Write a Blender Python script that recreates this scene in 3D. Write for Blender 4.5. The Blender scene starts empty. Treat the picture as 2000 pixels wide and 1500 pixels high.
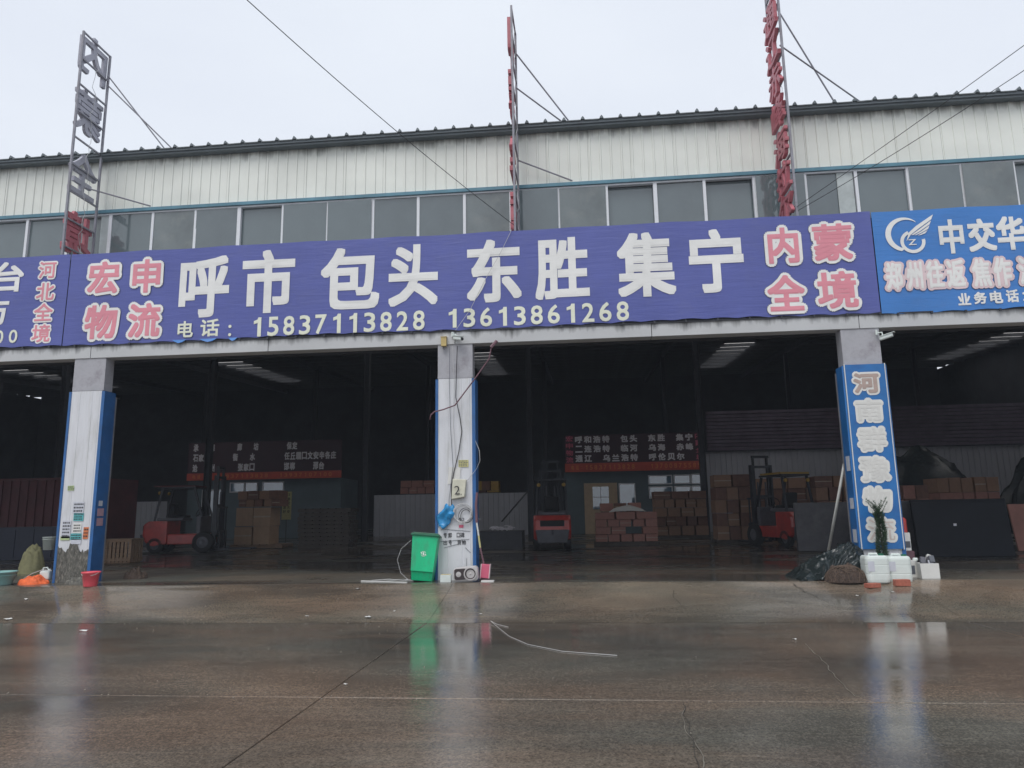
import bpy, bmesh, math, random
from mathutils import Vector, Matrix, noise

random.seed(11)
S = bpy.context.scene
COL = S.collection
PI = math.pi

# ------------------------------------------------------------------ camera
cam_d = bpy.data.cameras.new('camera')
cam = bpy.data.objects.new('camera', cam_d)
COL.objects.link(cam)
FW = Vector((-0.096651, 0.980059, 0.173616)).normalized()
RT = Vector((0.994772, 0.100894, -0.015756)).normalized()
UP = RT.cross(FW).normalized()
M = Matrix((RT, UP, -FW)).transposed().to_4x4()
M.translation = Vector((0, -14.3305, 1.2994))
cam.matrix_world = M
cam_d.sensor_width = 36
cam_d.lens = 36 * 1412.85 / 2000
cam_d.clip_start = 0.05
cam_d.clip_end = 3000
S.camera = cam

# ------------------------------------------------------------------ world, sun, exposure
SUN_EL, SUN_AZ = math.radians(58), math.radians(200)      # behind the viewer, veiled by cloud
w = bpy.data.worlds.new("World")
S.world = w
w.use_nodes = True
nt = w.node_tree
nt.nodes.clear()
out = nt.nodes.new('ShaderNodeOutputWorld')
sky = nt.nodes.new('ShaderNodeTexSky')
sky.sky_type = 'NISHITA'
sky.sun_disc = False
sky.sun_elevation = SUN_EL
sky.sun_rotation = SUN_AZ
sky.air_density = 2.0
sky.dust_density = 4.0
bg1 = nt.nodes.new('ShaderNodeBackground')
bg1.inputs['Strength'].default_value = 0.06
nt.links.new(sky.outputs[0], bg1.inputs['Color'])
bg2 = nt.nodes.new('ShaderNodeBackground')
tc = nt.nodes.new('ShaderNodeTexCoord')
mp = nt.nodes.new('ShaderNodeMapping')
mp.inputs['Scale'].default_value = (1.2, 1.2, 3.0)
nz = nt.nodes.new('ShaderNodeTexNoise')
nz.inputs['Scale'].default_value = 1.6
nz.inputs['Detail'].default_value = 5
cr = nt.nodes.new('ShaderNodeValToRGB')
cr.color_ramp.elements[0].position = 0.3
cr.color_ramp.elements[0].color = (0.79, 0.84, 0.94, 1)
cr.color_ramp.elements[1].position = 0.7
cr.color_ramp.elements[1].color = (0.87, 0.92, 1.0, 1)
nt.links.new(tc.outputs['Generated'], mp.inputs['Vector'])
nt.links.new(mp.outputs[0], nz.inputs['Vector'])
nt.links.new(nz.outputs[0], cr.inputs[0])
nt.links.new(cr.outputs[0], bg2.inputs['Color'])
bg2.inputs['Strength'].default_value = 1.0
mx = nt.nodes.new('ShaderNodeMixShader')
mx.inputs[0].default_value = 0.88
nt.links.new(bg1.outputs[0], mx.inputs[1])
nt.links.new(bg2.outputs[0], mx.inputs[2])
nt.links.new(mx.outputs[0], out.inputs['Surface'])

sd = bpy.data.lights.new('sun', 'SUN')
sd.energy = 1.5
sd.angle = math.radians(30)
sd.color = (1.0, 0.97, 0.93)
sun = bpy.data.objects.new('sun', sd)
COL.objects.link(sun)
sdir = Vector((math.sin(SUN_AZ) * math.cos(SUN_EL), math.cos(SUN_AZ) * math.cos(SUN_EL), math.sin(SUN_EL)))
sun.rotation_euler = sdir.to_track_quat('Z', 'Y').to_euler()
sun.location = (0, -20, 30)

S.view_settings.view_transform = 'Standard'
S.view_settings.look = 'None'
S.view_settings.exposure = 0.12
S.view_settings.gamma = 1.0
S.view_settings.use_curve_mapping = False
S.render.engine = 'CYCLES'
S.cycles.use_denoising = True
S.cycles.max_bounces = 8
S.cycles.diffuse_bounces = 4
S.cycles.glossy_bounces = 4
S.cycles.transmission_bounces = 4
S.cycles.sample_clamp_indirect = 4

# ------------------------------------------------------------------ materials
def node(t, kind, **kw):
    n = t.nodes.new(kind)
    for k, v in kw.items():
        if k in n.inputs:
            n.inputs[k].default_value = v
        else:
            setattr(n, k, v)
    return n

def mat(name, col, rough=0.6, metal=0.0, var=0.18, vs=3.0, bump=0.0, bs=30.0, ior=1.5,
        dirt=None, dirt_amt=0.4, ds=2.0, stretch=(1, 1, 1), emit=None, coat=0.0):
    m = bpy.data.materials.new(name)
    m.use_nodes = True
    t = m.node_tree
    b = t.nodes['Principled BSDF']
    b.inputs['Roughness'].default_value = rough
    b.inputs['Metallic'].default_value = metal
    b.inputs['IOR'].default_value = ior
    if coat:
        b.inputs['Coat Weight'].default_value = coat
        b.inputs['Coat Roughness'].default_value = 0.08
    co = node(t, 'ShaderNodeTexCoord')
    mp_ = node(t, 'ShaderNodeMapping', Scale=stretch)
    t.links.new(co.outputs['Object'], mp_.inputs['Vector'])
    n1 = node(t, 'ShaderNodeTexNoise', Scale=vs, Detail=6.0, Roughness=0.62)
    t.links.new(mp_.outputs[0], n1.inputs['Vector'])
    r1 = node(t, 'ShaderNodeValToRGB')
    r1.color_ramp.elements[0].position = 0.3
    r1.color_ramp.elements[1].position = 0.7
    lo = tuple(max(0, c * (1 - var)) for c in col)
    hi = tuple(min(1, c * (1 + var)) for c in col)
    r1.color_ramp.elements[0].color = (*lo, 1)
    r1.color_ramp.elements[1].color = (*hi, 1)
    t.links.new(n1.outputs[0], r1.inputs[0])
    last = r1.outputs[0]
    if dirt:
        n2 = node(t, 'ShaderNodeTexNoise', Scale=ds, Detail=8.0, Roughness=0.7)
        t.links.new(mp_.outputs[0], n2.inputs['Vector'])
        r2 = node(t, 'ShaderNodeValToRGB')
        r2.color_ramp.elements[0].position = 0.5
        r2.color_ramp.elements[0].color = (0, 0, 0, 1)
        r2.color_ramp.elements[1].position = 0.68
        r2.color_ramp.elements[1].color = (dirt_amt,) * 3 + (1,)
        t.links.new(n2.outputs[0], r2.inputs[0])
        mi = node(t, 'ShaderNodeMixRGB')
        t.links.new(r2.outputs[0], mi.inputs[0])
        t.links.new(last, mi.inputs[1])
        mi.inputs[2].default_value = (*dirt, 1)
        last = mi.outputs[0]
    t.links.new(last, b.inputs['Base Color'])
    if bump:
        n3 = node(t, 'ShaderNodeTexNoise', Scale=bs, Detail=4.0)
        t.links.new(mp_.outputs[0], n3.inputs['Vector'])
        bp = node(t, 'ShaderNodeBump', Strength=bump, Distance=0.02)
        t.links.new(n3.outputs[0], bp.inputs['Height'])
        t.links.new(bp.outputs[0], b.inputs['Normal'])
    if emit:
        b.inputs['Emission Color'].default_value = (*emit[0], 1)
        b.inputs['Emission Strength'].default_value = emit[1]
    m['last'] = 0
    return m

def vinyl(name, col, rough=0.38, bst=0.16):
    """printed banner vinyl: fine horizontal creases shared by cloth and print (same world coordinates)"""
    m = mat(name, col, rough=rough, var=0.07, vs=0.9, dirt=tuple(c * 0.7 + 0.05 for c in col), dirt_amt=0.35, ds=1.3, stretch=(1, 1, 1.6))
    t = m.node_tree
    b = t.nodes['Principled BSDF']
    co = node(t, 'ShaderNodeTexCoord')
    mp_ = node(t, 'ShaderNodeMapping', Scale=(0.9, 0.9, 9.0))
    t.links.new(co.outputs['Object'], mp_.inputs['Vector'])
    n = node(t, 'ShaderNodeTexNoise', Scale=1.3, Detail=5.0, Roughness=0.6, Distortion=0.7)
    t.links.new(mp_.outputs[0], n.inputs['Vector'])
    mp2 = node(t, 'ShaderNodeMapping', Scale=(3.5, 1.0, 0.6), Rotation=(0, 0.5, 0))
    t.links.new(co.outputs['Object'], mp2.inputs['Vector'])
    n2 = node(t, 'ShaderNodeTexNoise', Scale=0.8, Detail=3.0)
    t.links.new(mp2.outputs[0], n2.inputs['Vector'])
    ad = node(t, 'ShaderNodeMath', operation='ADD')
    t.links.new(n.outputs[0], ad.inputs[0])
    t.links.new(n2.outputs[0], ad.inputs[1])
    bp = node(t, 'ShaderNodeBump', Strength=bst, Distance=0.06)
    t.links.new(ad.outputs[0], bp.inputs['Height'])
    t.links.new(bp.outputs[0], b.inputs['Normal'])
    return m

def wet_concrete(name, base, base2, r_wet=0.05, r_dry=0.34, scale=1.0):
    m = bpy.data.materials.new(name)
    m.use_nodes = True
    t = m.node_tree
    b = t.nodes['Principled BSDF']
    ge = node(t, 'ShaderNodeNewGeometry')
    mp0 = node(t, 'ShaderNodeMapping', Scale=(0.45 * scale, 1.0 * scale, 1))
    t.links.new(ge.outputs['Position'], mp0.inputs['Vector'])
    n1 = node(t, 'ShaderNodeTexNoise', Scale=0.55, Detail=8.0, Roughness=0.62, Distortion=0.4)
    t.links.new(mp0.outputs[0], n1.inputs['Vector'])
    r1 = node(t, 'ShaderNodeValToRGB')
    r1.color_ramp.elements[0].position = 0.36
    r1.color_ramp.elements[1].position = 0.66
    r1.color_ramp.elements[0].color = (*base, 1)
    r1.color_ramp.elements[1].color = (*base2, 1)
    t.links.new(n1.outputs[0], r1.inputs[0])
    # fine grit
    n2 = node(t, 'ShaderNodeTexNoise', Scale=38.0, Detail=4.0, Roughness=0.7)
    t.links.new(ge.outputs['Position'], n2.inputs['Vector'])
    r2 = node(t, 'ShaderNodeMapRange')
    r2.inputs['From Min'].default_value = 0.3
    r2.inputs['From Max'].default_value = 0.7
    r2.inputs['To Min'].default_value = 0.6
    r2.inputs['To Max'].default_value = 1.4
    t.links.new(n2.outputs[0], r2.inputs['Value'])
    mu = node(t, 'ShaderNodeMixRGB', blend_type='MULTIPLY')
    mu.inputs[0].default_value = 1
    t.links.new(r1.outputs[0], mu.inputs[1])
    t.links.new(r2.outputs[0], mu.inputs[2])
    # pale trowel / tyre scuffs, long and thin
    mp1 = node(t, 'ShaderNodeMapping', Scale=(0.5, 5.5, 1), Rotation=(0, 0, 0.12))
    t.links.new(ge.outputs['Position'], mp1.inputs['Vector'])
    n3 = node(t, 'ShaderNodeTexNoise', Scale=1.6, Detail=7.0, Roughness=0.7, Distortion=1.2)
    t.links.new(mp1.outputs[0], n3.inputs['Vector'])
    r3 = node(t, 'ShaderNodeValToRGB')
    r3.color_ramp.elements[0].position = 0.54
    r3.color_ramp.elements[0].color = (0, 0, 0, 1)
    r3.color_ramp.elements[1].position = 0.75
    r3.color_ramp.elements[1].color = (0.28, 0.28, 0.28, 1)
    t.links.new(n3.outputs[0], r3.inputs[0])
    mi = node(t, 'ShaderNodeMixRGB')
    t.links.new(r3.outputs[0], mi.inputs[0])
    t.links.new(mu.outputs[0], mi.inputs[1])
    mi.inputs[2].default_value = tuple(c * 1.75 for c in base2) + (1,)
    # broad patches: mud tan, oily grey-green
    n6 = node(t, 'ShaderNodeTexNoise', Scale=0.23, Detail=5.0, Roughness=0.6, Distortion=0.8)
    mp6 = node(t, 'ShaderNodeMapping', Scale=(0.7, 1.3, 1), Location=(3.1, 7.7, 0))
    t.links.new(ge.outputs['Position'], mp6.inputs['Vector'])
    t.links.new(mp6.outputs[0], n6.inputs['Vector'])
    r6 = node(t, 'ShaderNodeValToRGB')
    r6.color_ramp.elements[0].position = 0.38
    r6.color_ramp.elements[0].color = (0.74, 0.84, 0.84, 1)
    r6.color_ramp.elements[1].position = 0.62
    r6.color_ramp.elements[1].color = (1.14, 1.02, 0.90, 1)
    t.links.new(n6.outputs[0], r6.inputs[0])
    m6 = node(t, 'ShaderNodeMixRGB', blend_type='MULTIPLY')
    m6.inputs[0].default_value = 1
    t.links.new(mi.outputs[0], m6.inputs[1])
    t.links.new(r6.outputs[0], m6.inputs[2])
    # coarse aggregate speckle
    v7 = node(t, 'ShaderNodeTexVoronoi', Scale=55.0)
    t.links.new(ge.outputs['Position'], v7.inputs['Vector'])
    r7 = node(t, 'ShaderNodeMapRange')
    r7.inputs['From Min'].default_value = 0.0
    r7.inputs['From Max'].default_value = 0.6
    r7.inputs['To Min'].default_value = 1.35
    r7.inputs['To Max'].default_value = 0.72
    t.links.new(v7.outputs['Distance'], r7.inputs['Value'])
    m7 = node(t, 'ShaderNodeMixRGB', blend_type='MULTIPLY')
    m7.inputs[0].default_value = 0.8
    t.links.new(m6.outputs[0], m7.inputs[1])
    t.links.new(r7.outputs[0], m7.inputs[2])
    t.links.new(m7.outputs[0], b.inputs['Base Color'])
    # water film
    n4 = node(t, 'ShaderNodeTexNoise', Scale=0.42, Detail=6.0, Roughness=0.6, Distortion=0.6)
    t.links.new(mp0.outputs[0], n4.inputs['Vector'])
    r4 = node(t, 'ShaderNodeMapRange')
    r4.inputs['From Min'].default_value = 0.42
    r4.inputs['From Max'].default_value = 0.62
    r4.inputs['To Min'].default_value = r_wet
    r4.inputs['To Max'].default_value = r_dry
    t.links.new(n4.outputs[0], r4.inputs['Value'])
    t.links.new(r4.outputs[0], b.inputs['Roughness'])
    n5 = node(t, 'ShaderNodeTexNoise', Scale=7.0, Detail=8.0, Roughness=0.75)
    t.links.new(ge.outputs['Position'], n5.inputs['Vector'])
    bm_ = node(t, 'ShaderNodeMapRange')
    bm_.inputs['From Min'].default_value = r_wet
    bm_.inputs['From Max'].default_value = r_dry
    bm_.inputs['To Min'].default_value = 0.035
    bm_.inputs['To Max'].default_value = 0.15
    t.links.new(r4.outputs[0], bm_.inputs['Value'])
    bp = node(t, 'ShaderNodeBump', Distance=0.03)
    t.links.new(bm_.outputs[0], bp.inputs['Strength'])
    t.links.new(n5.outputs[0], bp.inputs['Height'])
    t.links.new(bp.outputs[0], b.inputs['Normal'])
    b.inputs['IOR'].default_value = 1.47
    return m

def streaked(name, col, stain, z_top, z_len, rough=0.45, amt=0.9, xs=6.0):
    """painted sheet with run-off stains that start under z_top and fade over z_len"""
    m = bpy.data.materials.new(name)
    m.use_nodes = True
    t = m.node_tree
    b = t.nodes['Principled BSDF']
    b.inputs['Roughness'].default_value = rough
    ge = node(t, 'ShaderNodeNewGeometry')
    mpa = node(t, 'ShaderNodeMapping', Scale=(xs, xs, 0.35))
    t.links.new(ge.outputs['Position'], mpa.inputs['Vector'])
    n1 = node(t, 'ShaderNodeTexNoise', Scale=1.0, Detail=6.0, Roughness=0.65)
    t.links.new(mpa.outputs[0], n1.inputs['Vector'])
    mpb = node(t, 'ShaderNodeMapping', Scale=(0.6, 0.6, 0.8))
    t.links.new(ge.outputs['Position'], mpb.inputs['Vector'])
    n0 = node(t, 'ShaderNodeTexNoise', Scale=1.0, Detail=5.0)
    t.links.new(mpb.outputs[0], n0.inputs['Vector'])
    sx = node(t, 'ShaderNodeSeparateXYZ')
    t.links.new(ge.outputs['Position'], sx.inputs[0])
    mr = node(t, 'ShaderNodeMapRange')
    mr.inputs['From Min'].default_value = z_top - z_len
    mr.inputs['From Max'].default_value = z_top
    mr.inputs['To Min'].default_value = -0.42
    mr.inputs['To Max'].default_value = 0.30
    t.links.new(sx.outputs['Z'], mr.inputs['Value'])
    ad = node(t, 'ShaderNodeMath', operation='ADD')
    t.links.new(n1.outputs[0], ad.inputs[0])
    t.links.new(mr.outputs[0], ad.inputs[1])
    r = node(t, 'ShaderNodeValToRGB')
    r.color_ramp.elements[0].position = 0.52
    r.color_ramp.elements[0].color = (0, 0, 0, 1)
    r.color_ramp.elements[1].position = 0.82
    r.color_ramp.elements[1].color = (amt,) * 3 + (1,)
    t.links.new(ad.outputs[0], r.inputs[0])
    rb = node(t, 'ShaderNodeValToRGB')
    rb.color_ramp.elements[0].color = tuple(c * 0.84 for c in col) + (1,)
    rb.color_ramp.elements[0].position = 0.3
    rb.color_ramp.elements[1].color = (*col, 1)
    rb.color_ramp.elements[1].position = 0.65
    t.links.new(n0.outputs[0], rb.inputs[0])
    mi = node(t, 'ShaderNodeMixRGB')
    t.links.new(r.outputs[0], mi.inputs[0])
    t.links.new(rb.outputs[0], mi.inputs[1])
    mi.inputs[2].default_value = (*stain, 1)
    t.links.new(mi.outputs[0], b.inputs['Base Color'])
    return m

MT = {}
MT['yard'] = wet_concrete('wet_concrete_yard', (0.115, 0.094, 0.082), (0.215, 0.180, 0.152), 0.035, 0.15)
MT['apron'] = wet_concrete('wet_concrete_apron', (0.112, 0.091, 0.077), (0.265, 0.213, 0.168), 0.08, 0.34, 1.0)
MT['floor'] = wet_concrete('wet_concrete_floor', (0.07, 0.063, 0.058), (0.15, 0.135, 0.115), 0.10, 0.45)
MT['joint'] = mat('joint_grit', (0.02, 0.018, 0.016), 0.5)
MT['wall'] = streaked('cream_sheet_steel', (0.78, 0.80, 0.745), (0.16, 0.165, 0.15), 9.93, 0.42, amt=0.8, xs=4)
MT['beam'] = streaked('weathered_white_beam', (0.55, 0.56, 0.57), (0.05, 0.05, 0.05), 5.03, 0.42, rough=0.7, amt=0.85, xs=4)
MT['gutter'] = mat('grey_gutter_steel', (0.13, 0.155, 0.17), 0.45, 0.0, 0.25, 2, dirt=(0.05, 0.05, 0.05))
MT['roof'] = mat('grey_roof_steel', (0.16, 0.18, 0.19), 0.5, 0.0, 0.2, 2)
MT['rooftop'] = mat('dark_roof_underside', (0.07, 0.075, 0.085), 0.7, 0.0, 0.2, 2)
MT['trimblue'] = mat('blue_grey_trim', (0.09, 0.22, 0.29), 0.45, 0.0, 0.2, 2)
MT['white_frame'] = mat('white_window_frame', (0.72, 0.74, 0.78), 0.4, 0.0, 0.08, 4, dirt=(0.3, 0.3, 0.28), dirt_amt=0.3)
MT['glass'] = mat('grey_window_glass', (0.115, 0.145, 0.155), 0.06, 0.0, 0.12, 0.7, ior=1.85)
MT['col_steel'] = mat('grey_painted_column', (0.22, 0.215, 0.23), 0.6, 0, 0.2, 3, dirt=(0.08, 0.08, 0.09))
MT['head'] = mat('pale_pillar_head', (0.40, 0.40, 0.43), 0.6, 0, 0.2, 2, dirt=(0.15, 0.13, 0.15), dirt_amt=0.6)
MT['pillar_white'] = mat('white_pillar_sheet', (0.66, 0.67, 0.70), 0.42, 0, 0.07, 1.5, dirt=(0.42, 0.42, 0.38), dirt_amt=0.5, ds=1.2, stretch=(4, 4, 0.7))
MT['pillar_blue'] = mat('blue_pillar_trim', (0.025, 0.12, 0.33), 0.4, 0, 0.2, 3, dirt=(0.06, 0.10, 0.16))
MT['purple'] = vinyl('purple_banner_vinyl', (0.088, 0.108, 0.355))
MT['sky_blue'] = vinyl('blue_banner_vinyl', (0.046, 0.20, 0.55))
MT['p_white'] = vinyl('print_white', (0.80, 0.80, 0.78), bst=0.07)
MT['p_cream'] = vinyl('print_cream', (0.78, 0.80, 0.66), bst=0.07)
MT['p_pink'] = vinyl('print_faded_red', (0.74, 0.27, 0.33), bst=0.07)
MT['p_pale_pink'] = vinyl('print_pale_pink', (0.74, 0.58, 0.60), bst=0.07)
MT['p_dark'] = mat('dark_print', (0.03, 0.03, 0.035), 0.6, 0, 0.1)
MT['p_greyblue'] = mat('dark_grey_print', (0.10, 0.11, 0.13), 0.6, 0, 0.1)
MT['sign_blue'] = mat('blue_pillar_sign', (0.018, 0.15, 0.42), 0.35, 0, 0.15, 1.5, dirt=(0.02, 0.07, 0.25), dirt_amt=0.5)
MT['p_offwhite'] = mat('white_film', (0.72, 0.72, 0.69), 0.5, 0, 0.05, 4)
MT['p_faint'] = mat('faded_film', (0.665, 0.66, 0.63), 0.55, 0, 0.06, 4)
MT['p_brown'] = mat('faded_brown_film', (0.43, 0.33, 0.29), 0.55, 0, 0.12, 6)
MT['p_redfade'] = mat('faded_red_film', (0.62, 0.54, 0.50), 0.55, 0, 0.12, 6)
MT['frame_steel'] = mat('veil_paled_sign_steel', (0.26, 0.26, 0.30), 0.55, 0.0, 0.25, 8, dirt=(0.10, 0.05, 0.035))  # steel lightened, with veiling glare put into its colour
MT['letter_veiled'] = mat('veil_grey_letter_back', (0.36, 0.36, 0.42), 0.5, 0.0, 0.2, 4)  # grey raised to imitate the pale glare over the left sign
MT['letter_red'] = mat('veil_paled_red_letter', (0.46, 0.13, 0.16), 0.45, 0, 0.25, 4, dirt=(0.25, 0.12, 0.13))  # red paled in the colour, as glare washes it out
MT['wire'] = mat('black_wire', (0.02, 0.02, 0.022), 0.5)
MT['wire_white'] = mat('white_cable', (0.5, 0.5, 0.5), 0.5)
MT['rust_pipe'] = mat('reddish_conduit', (0.16, 0.08, 0.10), 0.5)
MT['black'] = mat('black_rubber', (0.012, 0.012, 0.014), 0.7, 0, 0.2, 20)
MT['dark_steel'] = mat('dark_steel', (0.035, 0.037, 0.045), 0.45, 0.3, 0.3, 8)
MT['fl_red'] = mat('forklift_red', (0.50, 0.045, 0.035), 0.35, 0, 0.15, 5, dirt=(0.14, 0.04, 0.03), coat=0.3)
MT['fl_grey'] = mat('forklift_grey', (0.11, 0.11, 0.13), 0.45, 0, 0.2, 5, dirt=(0.05, 0.05, 0.05))
MT['fl_yellow'] = mat('forklift_yellow', (0.45, 0.27, 0.03), 0.45, 0, 0.2, 5)
MT['green_bin'] = mat('green_bin_plastic', (0.006, 0.50, 0.22), 0.38, 0, 0.14, 3, dirt=(0.05, 0.26, 0.14), dirt_amt=0.6, ds=7, stretch=(1, 1, .35), bump=0.12, bs=8)
MT['bin_dark'] = mat('dark_green_plastic', (0.005, 0.12, 0.06), 0.4)
MT['red_plastic'] = mat('coral_red_plastic', (0.75, 0.09, 0.12), 0.3, 0, 0.06, 8)
MT['white_plastic'] = mat('white_plastic', (0.68, 0.74, 0.71), 0.3, 0, 0.06, 5, dirt=(0.5, 0.5, 0.45), dirt_amt=0.35, ds=4)
MT['aqua'] = mat('aqua_plastic', (0.23, 0.42, 0.40), 0.35, 0, 0.08)
MT['orange'] = mat('orange_cloth', (0.75, 0.14, 0.04), 0.75, 0, 0.25, 14, bump=0.4)
MT['spk_case'] = mat('speaker_case', (0.52, 0.50, 0.50), 0.45, 0, 0.12, 7, dirt=(0.28, 0.25, 0.22))
MT['spk_dark'] = mat('speaker_grille', (0.045, 0.032, 0.035), 0.6, 0, 0.4, 60, bump=0.4, bs=120)
MT['brick'] = mat('red_brick', (0.38, 0.12, 0.08), 0.85, 0, 0.2, 25, bump=0.5, bs=60)
MT['tarp'] = mat('dark_green_tarpaulin', (0.018, 0.025, 0.026), 0.24, 0, 0.35, 5, bump=0.6, bs=12)
MT['net'] = mat('brown_netting', (0.06, 0.04, 0.03), 0.85, 0, 0.6, 30, bump=1.0, bs=40)
MT['net_strand'] = mat('net_strand', (0.13, 0.09, 0.065), 0.8)
MT['pole_white'] = mat('white_pole', (0.62, 0.63, 0.60), 0.45)
MT['bagblue'] = mat('blue_plastic_bag', (0.02, 0.24, 0.52), 0.25, 0, 0.3, 9, bump=0.5)
MT['paper'] = mat('aged_paper', (0.56, 0.55, 0.45), 0.7, 0, 0.1, 8, bump=0.3, bs=12)
MT['paper_yellow'] = mat('yellow_notice', (0.55, 0.52, 0.24), 0.6, 0, 0.12, 8)
MT['paper_teal'] = mat('teal_notice', (0.10, 0.42, 0.44), 0.6, 0, 0.12, 8)
MT['paper_pale'] = mat('pale_notice', (0.56, 0.58, 0.64), 0.6, 0, 0.08, 8)
MT['paper_orange'] = mat('orange_notice', (0.62, 0.19, 0.07), 0.6, 0, 0.2, 8)
MT['paper_lime'] = mat('lime_notice', (0.42, 0.52, 0.26), 0.6, 0, 0.1, 8)
MT['paper_pink'] = mat('pink_notice', (0.45, 0.28, 0.34), 0.6, 0, 0.1, 8)
MT['grime'] = mat('peeled_grime', (0.095, 0.092, 0.08), 0.8, 0, 0.6, 9, dirt=(0.30, 0.28, 0.24), dirt_amt=0.8, ds=14, stretch=(2.2, 2.2, 0.8), bump=0.5)
MT['ybox'] = mat('yellow_junction_box', (0.52, 0.40, 0.16), 0.5)
MT['carton'] = mat('brown_carton', (0.33, 0.19, 0.12), 0.75, 0, 0.12, 3, dirt=(0.22, 0.13, 0.09))
MT['carton_pink'] = mat('pinkish_carton', (0.42, 0.20, 0.16), 0.75, 0, 0.12, 3, dirt=(0.27, 0.13, 0.11))
MT['carton_dark'] = mat('dark_brown_carton', (0.20, 0.10, 0.07), 0.75, 0, 0.2, 3)
MT['carton_light'] = mat('light_brown_carton', (0.42, 0.28, 0.18), 0.75, 0, 0.1, 3)
MT['tape'] = mat('parcel_tape', (0.45, 0.36, 0.26), 0.3, 0, 0.1)
MT['wood'] = mat('raw_pallet_wood', (0.26, 0.17, 0.11), 0.8, 0, 0.3, 6, stretch=(1, 6, 6))
MT['wood_dark'] = mat('old_pallet_wood', (0.09, 0.075, 0.065), 0.85, 0, 0.3, 6)
MT['back_white'] = mat('white_corrugated_partition', (0.42, 0.43, 0.47), 0.6, 0, 0.1, 1, dirt=(0.2, 0.2, 0.22))
MT['back_purple'] = mat('dull_purple_sheeting', (0.12, 0.09, 0.13), 0.6, 0, 0.25, 1.5)
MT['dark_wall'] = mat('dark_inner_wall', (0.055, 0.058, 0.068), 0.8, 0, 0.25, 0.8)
MT['office'] = mat('teal_grey_office_wall', (0.10, 0.14, 0.16), 0.6, 0, 0.15, 1)
MT['office_glass'] = mat('office_window_glass', (0.10, 0.19, 0.27), 0.04, 0, 0.2, 0.9, ior=2.3)
MT['office_tan'] = mat('tan_door_panel', (0.50, 0.38, 0.25), 0.6, 0, 0.1)
MT['int_dark'] = mat('maroon_sign_sheet', (0.055, 0.022, 0.035), 0.6, 0, 0.2, 1)
MT['int_stripe'] = mat('orange_red_sign_stripe', (0.55, 0.07, 0.03), 0.5, 0, 0.15, 1)
MT['int_letter'] = mat('white_sign_letters', (0.80, 0.78, 0.82), 0.5, 0, 0.05)
MT['int_pink'] = mat('faded_red_sign_letters', (0.62, 0.12, 0.20), 0.5, 0, 0.05)
MT['int_number'] = mat('orange_sign_numbers', (0.72, 0.22, 0.06), 0.5, 0, 0.05)
MT['board'] = mat('grey_stone_slab', (0.075, 0.072, 0.082), 0.5, 0, 0.25, 5, dirt=(0.18, 0.17, 0.17))
MT['board_black'] = mat('black_glossy_board', (0.008, 0.010, 0.016), 0.5, 0, 0.3, 2, ior=1.3)
MT['dark_blue'] = mat('dark_blue_steel', (0.02, 0.025, 0.05), 0.5)
MT['cloth_red'] = mat('dark_red_cargo_cover', (0.11, 0.02, 0.024), 0.6, 0, 0.3, 1.4)
MT['litter'] = mat('white_litter', (0.66, 0.66, 0.64), 0.5, 0, 0.1)
MT['leaf'] = mat('conifer_needles', (0.045, 0.085, 0.045), 0.6, 0, 0.45, 15)
MT['stem'] = mat('conifer_stem', (0.07, 0.05, 0.03), 0.8)
MT['sack'] = mat('olive_woven_sack', (0.24, 0.23, 0.12), 0.8, 0, 0.2, 8, bump=0.4)
MT['crack'] = mat('crack_in_concrete', (0.016, 0.014, 0.012), 0.7)
MT['filler'] = mat('pale_crack_filler', (0.16, 0.145, 0.12), 0.5, 0, 0.4, 9)

trl = bpy.data.materials.new('translucent_rooflight')
trl.use_nodes = True
_t = trl.node_tree
_t.nodes.clear()
_o = _t.nodes.new('ShaderNodeOutputMaterial')
_b = _t.nodes.new('ShaderNodeBsdfTranslucent')
_b.inputs['Color'].default_value = (0.50, 0.475, 0.45, 1)
_t.links.new(_b.outputs[0], _o.inputs['Surface'])
MT['seen_or_added_rooflight'] = trl

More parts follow.
